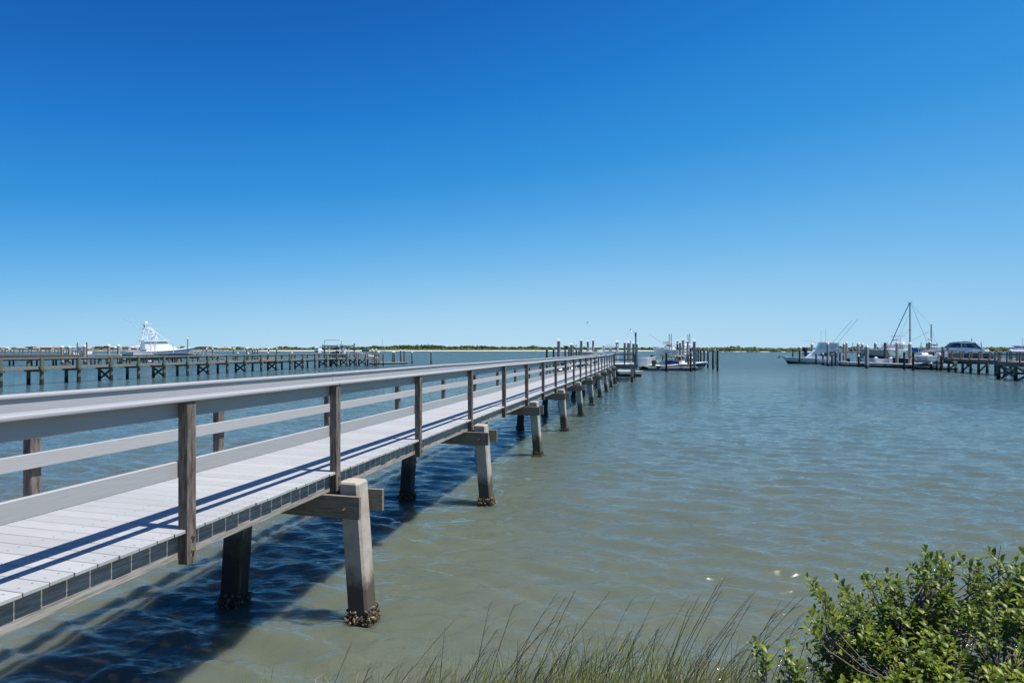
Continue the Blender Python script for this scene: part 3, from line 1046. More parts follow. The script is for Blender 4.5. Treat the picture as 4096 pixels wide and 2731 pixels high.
for s in (0.19, W1 - 0.19):
    mb = MB(); mb.bar(a - n1 * s + Vector((0, 0, DZ1 - 0.135)), b - n1 * s + Vector((0, 0, DZ1 - 0.135)), 0.06, 0.19)
    mb.build('stringer', M['grey_timber'], dk1, world=True)
    sgn = -1 if s < 0.5 else 1
    o_ = 0.02 if s < 0.5 else W1 - 0.02
    mb = MB(); mb.bar(a - n1 * o_ + Vector((0, 0, RZ1 + 0.045)), b - n1 * o_ + Vector((0, 0, RZ1 + 0.045)), 0.18, 0.045)
    mb.build('rail', M['grey_timber'], dk1, world=True)
    mb = MB(); mb.bar(a - n1 * (s * 1.0) + Vector((0, 0, RZ1 - 0.09)), b - n1 * (s * 1.0) + Vector((0, 0, RZ1 - 0.09)), 0.045, 0.16)
    mb.build('rail', M['grey_timber'], dk1, world=True)
# head platform of this dock
hd = [Vector((*ray_line(px, (-27.4, 97.0), (-24.8, 106.0)), 0)) for px in (1428.6, 1475.5, 1519)]
e0 = last + u1 * 0.4
mb = MB()
P0, P1 = e0 - n1 * 1.2 + Vector((0, 0, DZ1 - 0.03)), Vector((-24.8, 105.8, DZ1 - 0.03))
hdir = (P1 - P0).normalized()
hn = Vector((-hdir.y, hdir.x, 0))
mb.bar(P0 + hn * 0.6, P1 + hn * 0.6, 3.2, 0.06)
mb.build('platform_deck', M['dark_deck'], dk1, world=True)
mb = MB(); mb.bar(P0 - hn * 1.05 + Vector((0, 0, -.14)), P1 - hn * 1.05 + Vector((0, 0, -.14)), 0.06, 0.22); mb.build('stringer', M['grey_timber'], dk1, world=True)
for k in range(6):
    p = P0 + (P1 - P0) * (k + 0.35) / 5.4 - hn * 1.12
    mb = MB(); round_pile(mb, p.x, p.y, -1.2, RZ1 + 0.1, 0.14); mb.build('pile', M['green_pile'], dk1, world=True)
    q = p + hn * 3.3
    mb = MB(); round_pile(mb, q.x, q.y, -1.2, RZ1 + 0.1, 0.14); mb.build('pile', M['green_pile'], dk1, world=True)
    if k < 4:
        brace(dk1, Vector((p.x, p.y, 1.25)), Vector((q.x, q.y, 0.2)))
        brace(dk1, Vector((p.x, p.y, 0.2)), Vector((q.x, q.y, 1.25)))
for z, th in ((RZ1 + 0.13, 0.05), (RZ1 - 0.05, 0.15)):
    mb = MB(); mb.bar(Vector((P0.x, P0.y, z)) - hn * 1.14, Vector((P1.x, P1.y, z)) - hn * 1.14, 0.14, th); mb.build('rail', M['grey_timber'], dk1, world=True)

# second dock, with a railing, running across behind the first
dk2 = empty('timber_dock', (-85, 106, 0), 0, 'railed brown timber dock crossing behind the long low dock at far left', 'dock', 'timber docks')
D2Y, D2Z = 106.0, 2.0
xl2, xr2 = at(-260, 1400, D2Y).x, at(352, 1400, D2Y).x
mb = MB(); mb.box(xl2, xr2, D2Y - 0.9, D2Y + 0.9, D2Z - 0.06, D2Z); mb.build('deck', M['pale_timber'], dk2, world=True)
mb = MB(); mb.box(xl2, xr2, D2Y - 0.98, D2Y - 0.91, D2Z - 0.32, D2Z + 0.05); mb.build('stringer', M['pale_timber'], dk2, world=True)
mb = MB(); mb.box(xl2, at(800, 1400, D2Y).x, D2Y - 1.2, D2Y - 1.0, D2Z - 0.62, D2Z - 0.33); mb.build('beam', M['dark_pile'], dk2, world=True)
for yy in (D2Y - 0.86, D2Y + 0.86):
    mb = MB(); mb.box(xl2, xr2 + (8 if yy > D2Y else 0), yy - 0.06, yy + 0.06, 2.92, 2.97); mb.build('rail', M['grey_timber'], dk2, world=True)
for row, y in ((0, D2Y - 0.86), (1, D2Y + 0.86)):
    for k in range(-6, 10):
        px = 20.5 + k * 35.2 + row * 22
        if px > 350:
            continue
        x = at(px, 1400, y).x
        mb = MB(); mb.box(x - 0.07, x + 0.07, y - 0.05, y + 0.05, D2Z + 0.002, 2.918); mb.build('rail_post', M['pale_timber'], dk2, world=True)
for px in (52, 67, 139, 160, 225, 236, 303, 320, 376, 390, 413, 437, 460, 498, 529):
    x = at(px, 1400, D2Y).x
    for dy in (-0.7,):
        mb = MB(); round_pile(mb, x, D2Y + dy, -1.2, D2Z - 0.63, 0.15); mb.build('pile', M['dark_pile'], dk2, world=True)

# white-topped platform and boat lift under the big sport boat
lf = empty('boat_lift', (-72, 118, 0), 0, 'dark steel and timber boat lift carrying the big white sport boat', 'boat lift', 'boat lifts')
for (pa, pb, yy, z0, z1, mt, nm) in ((352, 483, 107.6, 2.02, 2.16, 'cap', 'walkway'), (384, 483, 107.2, 1.78, 1.98, 'pale_timber', 'fascia'),
                                    (484, 800, 110, 1.80, 2.0, 'darksteel', 'lift_beam'), (484, 800, 124, 1.80, 2.0, 'darksteel', 'lift_beam'),
                                    (620, 775, 108.5, 2.05, 2.35, 'steel', 'lift_beam'), (674, 756, 108.0, 2.36, 2.46, 'cap', 'walkway')):
    mb = MB(); mb.box(at(pa, 0, yy).x, at(pb, 0, yy).x, yy - 0.3, yy + 0.3, z0, z1); mb.build(nm, M[mt], lf, world=True)
for px in (480, 512, 575, 586, 610, 637, 655, 676, 690, 700, 725, 772):
    yy = 109 + (px % 3) * 6
    x = at(px, 0, yy).x
    mb = MB(); round_pile(mb, x, yy, -1.2, 1.79 if px not in (637, 676, 772) else 2.04, 0.16); mb.build('pile', M['green_pile' if px in (637, 676, 772) else 'dark_pile'], lf, world=True)
for px, t_ in ((603.5, 1369), (617, 1369), (624, 1367), (693, 1369)):
    p = at(px, t_, 116)
    mb = MB(); mb.tube([(p.x, p.y, 1.9), tuple(p)], 0.09, 6); mb.build('guide_pole', M['cap'], lf, world=True)

# gangway from the lift down to the floating dock
gw = empty('gangway', (-62, 118, 0), 0, 'aluminium truss gangway sloping down to a floating dock beyond the left dock', 'gangway', 'gangways')
ga, gb = at(757, 1418, 112), at(915, 1440, 122)
for s in (-0.5, 0.5):
    o_ = Vector((s * 0.1, s * 1.0, 0))
    mb = MB()
    mb.bar(ga + o_, gb + o_, 0.08, 0.08)
    mb.bar(ga + o_ + Vector((0, 0, 0.85)), gb + o_ + Vector((0, 0, 0.85)), 0.08, 0.08)
    for k in range(13):
        p = ga + (gb - ga) * k / 12 + o_
        mb.bar(p, p + Vector((0, 0, 0.85)), 0.05, 0.05, up=(0, 1, 0))
        if k < 12:
            mb.bar(p, ga + (gb - ga) * (k + 1) / 12 + o_ + Vector((0, 0, 0.85)), 0.045, 0.045, up=(0, 1, 0))
    mb.build('side_truss', M['alu'], gw, world=True)
mb = MB(); mb.bar(ga + Vector((0, 0, 0.08)), gb + Vector((0, 0, 0.08)), 0.9, 0.05); mb.build('walkway', M['alu'], gw, world=True)
fd = empty('floating_dock', at(905, 1442, 128), 0, 'low dark floating dock at the foot of the left gangway', 'dock', 'floating docks')
x0, x1 = at(814, 0, 128).x, at(1120, 0, 128).x
mb = MB(); mb.box(x0, x1, 126, 130, 0.42, 0.52); mb.build('deck', M['dark_deck'], fd, world=True)
mb = MB(); mb.box(x0 + 0.2, x1 - 0.2, 126.2, 129.8, -0.3, 0.419); mb.build('float', M['pontoon'], fd, world=True)

lpl = empty('lamp_post', at(751, 1418, 108), 0, 'thin black lamp post with a round white head beside the left gangway', 'lamp post')
mb = MB(); mb.tube([(0, 0, -0.2), (0, 0, 3.05)], 0.075, 8); mb.build('post', M['darksteel'], lpl)
mb = MB(); mb.ball((-0.05, 0, 3.06), 0.22, 0.22, 0.14, 12, 5); mb.build('lamp_head', M['cap'], lpl)

ky = empty('kayak', at(1064, 1440, 127), R(3), 'bright orange kayak lying on the floating dock behind the left dock', 'kayak')
mb = MB()
rings = []
for k in range(13):
    u = -1 + 2 * k / 12
    hw = 0.36 * max(0.02, 1 - abs(u) ** 2.4)
    zt, zb = 0.26 + 0.16 * u * u, 0.0 + 0.26 * abs(u) ** 3
    rings.append([(1.72 * u, hw * math.cos(t), (zt + zb) / 2 + (zt - zb) / 2 * math.sin(t)) for t in [6.2832 * j / 10 for j in range(10)]])
mb.loft(rings, True, True)
mb.build('hull', M['orange'], ky)
mb = MB(); mb.ball((0.1, 0, 0.24), 0.40, 0.2, 0.06, 12, 3); mb.build('cockpit', M['black'], ky)

# end of the left dock: canopy frame, boat lift, second gangway, floating dock
l2 = empty('boat_lift', (-33, 118, 0), 0, 'grey boat lift with two overhead beams and a pipe arch at the left dock end', 'boat lift', 'boat lifts')
for px, t_ in ((1297.7, 1383), (1417, 1374), (1290, 1375.5), (1351.6, 1376.4), (1360, 1375.4)):
    p = at(px, t_, 112 if px in (1297.7, 1417) else 111.7)
    thick = px in (1297.7, 1417)
    mb = MB(); round_pile(mb, p.x, p.y, -1.2 if thick else 3.1, p.z, 0.15 if thick else 0.06); mb.build('pile' if thick else 'guide_pole', M['dark_pile' if thick else 'darksteel'], l2, world=True)
for pa, pb in ((1291, 1352), (1360.5, 1418)):
    a, b = at(pa, 1384, 111.3), at(pb, 1384, 111.3)
    mb = MB(); mb.bar(a, b, 0.25, 0.34); mb.build('overhead_beam', M['alu'], l2, world=True)
mb = MB()
ar = [at(1298.5, 1385, 111), at(1298.5, 1363, 111), at(1300, 1360.3, 111), at(1303, 1359.5, 111), at(1360, 1359.5, 111), at(1363.5, 1360.3, 111), at(1365, 1363, 111), at(1365, 1385, 111)]
mb.tube(ar, 0.06, 6)
mb.build('pipe_arch', M['alu'], l2, world=True)
for px in (1316, 1359, 1395):
    a = at(px, 1392.5, 110)
    mb = MB(); mb.tube([(a.x, a.y, 1.6), tuple(a)], 0.075, 6); mb.build('guide_pole', M['cap'], l2, world=True)
mb = MB(); a, b = at(1312, 1441, 110), at(1407, 1441, 110); mb.bar(a, b, 0.3, 0.2); mb.build('lift_beam', M['steel'], l2, world=True)
mb = MB(); p = at(1372, 1399, 109); mb.box(p.x - 0.2, p.x + 0.2, 108.8, 109.2, p.z - 0.9, p.z + 0.35); mb.build('control_box', M['offwhite'], l2, world=True)
mb = MB(); p = at(1369, 1395, 109); mb.tube([(p.x, p.y, 1.6), (p.x, p.y, 3.9)], 0.17, 8); mb.build('pile', M['dark_pile'], l2, world=True)
mb = MB(); p = at(1370, 1374, 109); mb.tube([(p.x, p.y, 3.9), tuple(p)], 0.02, 5); mb.ball(tuple(p), 0.12, 0.12, 0.12, 8, 4); mb.build('flood_lamp', M['cap'], l2, world=True)

g2 = empty('gangway', (-27, 108, 0), 0, 'aluminium gangway with curved handrails dropping to the float at the left dock end', 'gangway', 'gangways')
ga, gb = at(1440, 1428, 107), at(1517, 1451, 109)
for s in (-0.5, 0.5):
    o_ = Vector((s * 0.1, s * 1.1, 0))
    mb = MB()
    mb.bar(ga + o_, gb + o_, 0.10, 0.14)
    mb.tube([ga + o_ + Vector((-1.2, 0, 0.2)), ga + o_ + Vector((-1.2, 0, 0.95)), ga + o_ + Vector((-0.8, 0, 1.05)), gb + o_ + Vector((0, 0, 0.95))], 0.05, 6)
    for k in range(9):
        p = ga + (gb - ga) * k / 8 + o_
        mb.bar(p, p + Vector((0, 0, 0.95)), 0.05, 0.05, up=(0, 1, 0))
        if k < 8:
            mb.bar(p, ga + (gb - ga) * (k + 1) / 8 + o_ + Vector((0, 0, 0.95)), 0.04, 0.04, up=(0, 1, 0))
    mb.build('side_truss', M['alu'], g2, world=True)
mb = MB(); mb.bar(ga + Vector((0, 0, 0.06)), gb + Vector((0, 0, 0.06)), 1.0, 0.05); mb.build('walkway', M['alu'], g2, world=True)
f2 = empty('floating_dock', at(1560, 1452, 124), 0, 'thin floating dock sticking out past the end of the left dock', 'dock', 'floating docks')
a, b = at(1482, 1451, 116), at(1625, 1455.5, 121)
a.z = b.z = 0.30
mb = MB(); mb.bar(a, b, 1.8, 0.09); mb.build('deck', M['planks'], f2, world=True)
mb = MB(); a.z = b.z = 0.0; mb.bar(a, b, 1.6, 0.50); mb.build('float', M['pontoon'], f2, world=True)


# ------------------------------------------------------------------ docks by the pier end
def float_dock(name_label, pa, pb, width, zt=0.55, grp='floating docks', side='fender', top='planks'):
    a, b = Vector((pa[0], pa[1], 0)), Vector((pb[0], pb[1], 0))
    d = (b - a).normalized()
    n = Vector((-d.y, d.x, 0))
    o = empty('floating_dock', a, 0, name_label, 'dock', grp)
    mid = n * width / 2
    z = Vector((0, 0, 1))
    mb = MB(); mb.bar(a + mid + z * (zt - 0.04), b + mid + z * (zt - 0.04), width, 0.08); mb.build('deck', M[top], o, world=True)
    mb = MB()
    mb.bar(a - n * 0.03 + z * (zt - 0.165), b - n * 0.03 + z * (zt - 0.165), 0.06, 0.23)
    mb.build('fascia', M[side], o, world=True)
    L_ = (b - a).length
    k = max(1, int(L_ / 1.6))
    for i in range(k):
        mb = MB()
        p, q = a + d * (L_ * (i + 0.06) / k), a + d * (L_ * (i + 0.94) / k)
        mb.bar(p + mid + z * 0.0, q + mid + z * 0.0, width - 0.2, 0.52)
        mb.build('float', M['pontoon'], o, world=True)
    return o


p_ = at(2592, 1482, wY(1482)); q_ = at(2792, 1482, wY(1482))
float_dock('floating dock with pale planks and black floats beneath the navy boat', (p_.x, p_.y), (q_.x, q_.y), 2.2)
p_ = at(2478, 1507, wY(1507)); q_ = at(2573, 1506, wY(1506))
float_dock('short floating dock with black floats just behind the landing leg', (p_.x, p_.y), (q_.x, q_.y), 4.2, zt=0.62)
p_ = at(2555, 1478, wY(1479)); q_ = at(2585, 1452, 112)
float_dock('floating dock finger carrying the row of white dock boxes', (q_.x, q_.y), (p_.x, p_.y), 2.2, zt=0.6)
bx0, bx1 = Vector((at(2562, 0, wY(1479)).x + 0.9, wY(1479) + 2, 0)), Vector((at(2585, 0, 112).x, 108, 0))
labs = ('white dock box nearest to the lamp post, biggest of the row', 'white dock box second in the row beyond the lamp post', 'white dock box in the middle of the row beyond the lamp post',
        'white dock box fourth in the row beyond the lamp post', 'farthest and smallest white dock box of the row beyond the lamp post')
for k in range(5):
    p = bx0 + (bx1 - bx0) * k / 4
    o = empty('dock_box', (p.x, p.y, 0.6), R(-20), labs[k], 'dock box', 'white dock boxes in a row')
    mb = MB(); mb.box(-0.7, 0.7, -0.45, 0.45, 0.02, 0.95); mb.build('body', M['white'], o)
    mb = MB(); mb.prism([(-0.76, 0.951), (0.76, 0.951), (0.70, 1.12), (-0.70, 1.12)], -0.5, 0.5); mb.build('lid', M['cap'], o)

# steel boat lift in front of the navy boat
l3 = empty('boat_lift', (22, 78, 0), 0, 'grey steel boat lift on green pilings in front of the navy boat', 'boat lift', 'boat lifts')
for px, t_, bt, mt in ((2665, 1411, 1486, 'dark_pile'), (2763, 1391.5, 1486, 'dark_pile'), (2753.5, 1416, 1481, 'brown_pile'), (2651, 1400, 1440, 'dark_pile')):
    Y = wY(bt) if bt > 1470 else 108
    p = at(px, t_, Y)
    mb = MB(); round_pile(mb, p.x, p.y, -1.2, p.z, 0.15); mb.build('pile', M[mt], l3, world=True)
for pa, pb, pyy, Y in ((2661, 2766, 1408.5, 76.6), (2668, 2754, 1418.5, 81.4)):
    mb = MB(); mb.bar(at(pa, pyy, Y), at(pb, pyy, Y), 0.25, 0.17); mb.build('lift_beam', M['steel'], l3, world=True)
for px, t_ in ((2677, 1335.5), (2685, 1334), (2752, 1337.5), (2758.8, 1335)):
    p = at(px, t_, 84)
    mb = MB(); mb.tube([(p.x + 0.1, p.y, 1.3), tuple(p)], 0.065, 6); mb.build('guide_pole', M['alu'], l3, world=True)

# ------------------------------------------------------------------ right marina docks
p_ = at(3350, 1461, wY(1463)); q_ = at(3520, 1461, wY(1469))
float_dock('long floating dock with white dock boxes in the right marina, left part', (p_.x, p_.y), (q_.x, q_.y), 3.0, zt=0.72)
r_ = at(3770, 1470, wY(1480))
float_dock('floating dock in front of the navy ketch, right part', (q_.x + 0.05, q_.y), (r_.x, r_.y), 2.6, zt=0.72)
for px, py, wpx, hpx, Y, lab in ((3475, 1461, 76, 14, 106, 'long low white dock box left of the wash-down pedestal'), (3532, 1455.5, 52, 15.5, 99, 'big white dock box with a dark side in the right marina'),
                                 (3512, 1450, 46, 10, 108, 'white dock box behind the pedestal under the pale green boat')):
    p = at(px, py, Y)
    w_, h_ = wpx * Y / F, hpx * Y / F
    o = empty('dock_box', (p.x, p.y, 0.72), R(-14), lab, 'dock box')
    mb = MB(); mb.box(-w_ / 2, w_ / 2, -0.5, 0.5, 0.02, h_ * 0.82); mb.build('body', M['white'], o)
    mb = MB(); mb.prism([(-w_ / 2 - 0.05, h_ * 0.821), (w_ / 2 + 0.05, h_ * 0.821), (w_ / 2, h_), (-w_ / 2, h_)], -0.55, 0.55); mb.build('lid', M['cap'], o)
for px, Y, lab in ((3503.5, 100, 'white power pedestal with a hose coil left of the big white dock box'), (3563, 97, 'white power pedestal right of the big white dock box')):
    p = at(px, 1455, Y)
    o = empty('power_pedestal', (p.x, p.y, 0.72), 0, lab, 'power pedestal', 'power pedestals')
    mb = MB(); mb.box(-0.14, 0.14, -0.14, 0.14, 0, 0.85); mb.build('column', M['white'], o)
    mb = MB(); mb.add([(-.24, -.24, .86), (.24, -.24, .86), (.24, .24, .86), (-.24, .24, .86), (0, 0, 1.05)], [(0, 1, 4), (1, 2, 4), (2, 3, 4), (3, 0, 4), (3, 2, 1, 0)]); mb.build('cap', M['cap'], o)
    mb = MB(); mb.tube([(0.22 * math.cos(t), -0.17, 0.42 + 0.28 * math.sin(t)) for t in [6.2832 * k / 12 for k in range(13)]], 0.04, 6); mb.build('hose', M['cap'], o)
# grey lift beam on the right
l4 = empty('boat_lift', (62, 104, 0), 0, 'long grey lift beam on pilings in front of the curtained sport boat', 'boat lift', 'boat lifts')
mb = MB(); mb.bar(at(3311, 1408.8, 105.5), at(3453, 1408.8, 104), 0.3, 0.30); mb.build('lift_beam', M['steel'], l4, world=True)
mb = MB(); mb.bar(at(3340, 1407, 102.0), at(3352, 1407, 108), 0.26, 0.28); mb.build('lift_beam', M['steel'], l4, world=True)
for px, t_, b_ in ((3334, 1371, 1425), (3355.5, 1371, 1404), (3411, 1371, 1430), (3312, 1412, 1460)):
    a = at(px, t_, 104)
    mb = MB(); mb.tube([(a.x, a.y, 1.9 if px != 3312 else -1), tuple(a)], 0.06 if px != 3312 else 0.16, 8); mb.build('guide_pole' if px != 3312 else 'pile', M['alu' if px != 3312 else 'dark_pile'], l4, world=True)
# lift of the grey fishing boat
l5 = empty('boat_lift', (60, 82, 0), 0, 'low boat lift frame holding the grey fishing boat with the covered outboard', 'boat lift', 'boat lifts')
mb = MB(); mb.bar(at(3612, 1426.5, 83), at(3652, 1426.5, 82), 0.26, 0.22); mb.build('lift_beam', M['steel'], l5, world=True)
mb = MB(); mb.bar(at(3658, 1444, 84), at(3765, 1448, 81), 0.28, 0.26); mb.build('lift_beam', M['steel'], l5, world=True)
for px, t_ in ((3674.5, 1388), (3703.5, 1386.5), (3739.5, 1388), (3684.5, 1368.5), (3748, 1369.5)):
    a = at(px, t_, 86)
    mb = MB(); mb.tube([(a.x, a.y, 1.2), tuple(a)], 0.055, 6); mb.build('guide_pole', M['alu'], l5, world=True)

# timber dock on the right
dk3 = empty('timber_dock', (59, 72, 0), 0, 'grey timber dock with cross-braced piles entering from the right edge', 'dock', 'timber docks')
DZ3, RZ3 = 1.82, 2.79
fr = [(60.5, 78.0), (56.6, 64.6)]
fa, fb = Vector((*fr[0], 0)), Vector((*fr[1], 0))
u3 = (fb - fa).normalized()
n3 = Vector((-u3.y, u3.x, 0))                       # away from the open water
zz = Vector((0, 0, 1))


def railrun(par, a, b, npost, extra=True):
    for z, th, wd in ((RZ3 - 0.02, 0.045, 0.16), (2.30, 0.05, 0.05)):
        mb = MB(); mb.bar(a + zz * z, b + zz * z, wd, th); mb.build('rail', M['grey_timber'], par, world=True)
    for k in range(npost + 1):
        p = a + (b - a) * k / npost
        mb = MB(); mb.bar(p + zz * (DZ3 - 0.28), p + zz * (RZ3 - 0.045), 0.12, 0.12, up=(0, 1, 0)); mb.build('rail_post', M['grey_timber'], par, world=True)


mb = MB(); mb.bar(fa + n3 * 1.1 + zz * (DZ3 - 0.03), fb + n3 * 1.1 + zz * (DZ3 - 0.03), 2.2, 0.06); mb.build('deck', M['pale_timber'], dk3, world=True)
mb = MB(); mb.bar(fa + zz * (DZ3 - 0.20), fb + zz * (DZ3 - 0.20), 0.07, 0.29); mb.build('stringer', M['grey_timber'], dk3, world=True)
railrun(dk3, fa - n3 * 0.05, fb - n3 * 0.05, 6)
railrun(dk3, fa + n3 * 2.2, fb + n3 * 2.2, 6)
for px, bt, px2, bt2, xs_ in ((3795, 1486, 3823.5, 1484, 2), (3850.6, 1489, 3882.6, 1489, 2), (3914.5, 1493.7, 3949, 1493, 1), (3748, 1482, 3768, 1481, 1)):
    p, q = at(px, bt, wY(bt)), at(px2, bt2, wY(bt2))
    for c in (p, q):
        mb = MB(); round_pile(mb, c.x, c.y, -1.2, DZ3 - 0.32, 0.155); mb.build('pile', M['green_pile'], dk3, world=True)
    mb = MB(); mb.bar(Vector((p.x, p.y, DZ3 - 0.43)) - (q - p) * 0.1, Vector((q.x, q.y, DZ3 - 0.43)) + (q - p) * 0.1, 0.16, 0.2); mb.build('cap_beam', M['grey_timber'], dk3, world=True)
    off = Vector((0, -0.2, 0))
    mb = MB(); mb.bar(Vector((p.x, p.y, 0.35)) + off, Vector((q.x, q.y, 1.4)) + off, 0.06, 0.2); mb.build('cross_brace', M['grey_pile_wood'], dk3, world=True)
    if xs_ == 2:
        mb = MB(); mb.bar(Vector((p.x, p.y, 1.4)) + off * 1.6, Vector((q.x, q.y, 0.35)) + off * 1.6, 0.06, 0.2); mb.build('cross_brace', M['grey_pile_wood'], dk3, world=True)
# wide part nearest the camera
wa, wb = Vector((50.2, 57.8, 0)), Vector((50.6, 52.6, 0))
wa2, wb2 = wa, at(4200, 1520, 50)
wb2.z = 0
uw = (wb2 - wa2).normalized()
nw = Vector((-uw.y, uw.x, 0))
mb = MB(); mb.bar(wa2 + nw * 2.5 + zz * (DZ3 - 0.03), wb2 + nw * 2.5 + zz * (DZ3 - 0.03), 5.0, 0.06); mb.build('platform_deck', M['pale_timber'], dk3, world=True)
for z, th in ((DZ3 - 0.16, 0.20), (DZ3 - 0.37, 0.20)):
    mb = MB(); mb.bar(wa2 - nw * 0.03 + zz * z, wb2 - nw * 0.03 + zz * z, 0.07 if th < .2 else 0.06, th); mb.build('stringer', M['grey_timber'], dk3, world=True)
    mb = MB(); mb.bar(wa2 - uw * 0.04 + zz * z, wa2 - uw * 0.04 + nw * 5.2 + zz * z, 0.07, th); mb.build('stringer', M['grey_timber'], dk3, world=True)
railrun(dk3, wa2 - nw * 0.1, wb2 - nw * 0.1, 4)
railrun(dk3, wa2 + nw * 0.2, wa2 + nw * 5.0, 3)
railrun(dk3, wa2 + nw * 5.0, wb2 + nw * 5.0, 5)
mb = MB(); mb.bar(wa2 - nw * 0.1 + zz * 2.55, wb2 - nw * 0.1 + zz * 2.55, 0.05, 0.16); mb.build('rail', M['grey_timber'], dk3, world=True)
pil = [(3994, 1516), (4062, 1523), (4150, 1530)]
bk = [(3984, 1502), (4020, 1500), (4120, 1510)]
wp = [at(px, bt, wY(bt)) for px, bt in pil]
wq = [at(px, bt, wY(bt)) for px, bt in bk]
for c in wp + wq:
    mb = MB(); round_pile(mb, c.x, c.y, -1.2, DZ3 - 0.40, 0.17); mb.build('pile', M['dark_pile' if c in wq else 'green_pile'], dk3, world=True)
off = Vector((0, -0.24, 0))
for k in range(2):
    for (p, q, za, zb, oo) in ((wp[k], wp[k + 1], 1.3, 0.12, 1.0), (wp[k], wp[k + 1], 0.12, 1.3, 1.35), (wq[k], wp[k + 1], 1.25, 0.7, 1.7), (wq[k], wp[k + 1], 0.35, 0.75, -0.8)):
        mb = MB(); mb.bar(Vector((p.x, p.y, za)) + off * oo, Vector((q.x, q.y, zb)) + off * oo, 0.06, 0.2); mb.build('cross_brace', M['grey_pile_wood'], dk3, world=True)
# notice board at the end of this dock
nb = empty('notice_board', at(3780, 1430, 79), R(10), 'grey timber notice board with a white panel at the end of the right dock', 'notice board')
for s in (-0.42, 0.42):
    mb = MB(); mb.box(s - 0.08, s + 0.08, -0.08, 0.08, -0.1, 1.35); mb.build('post', M['grey_timber'], nb)
mb = MB(); mb.box(-0.36, 0.30, -0.12, -0.06, 0.10, 1.15); mb.build('panel', M['offwhite'], nb)
mb = MB(); mb.box(-0.55, 0.55, -0.2, 0.2, 1.352, 1.47); mb.build('roof', M['grey_timber'], nb)
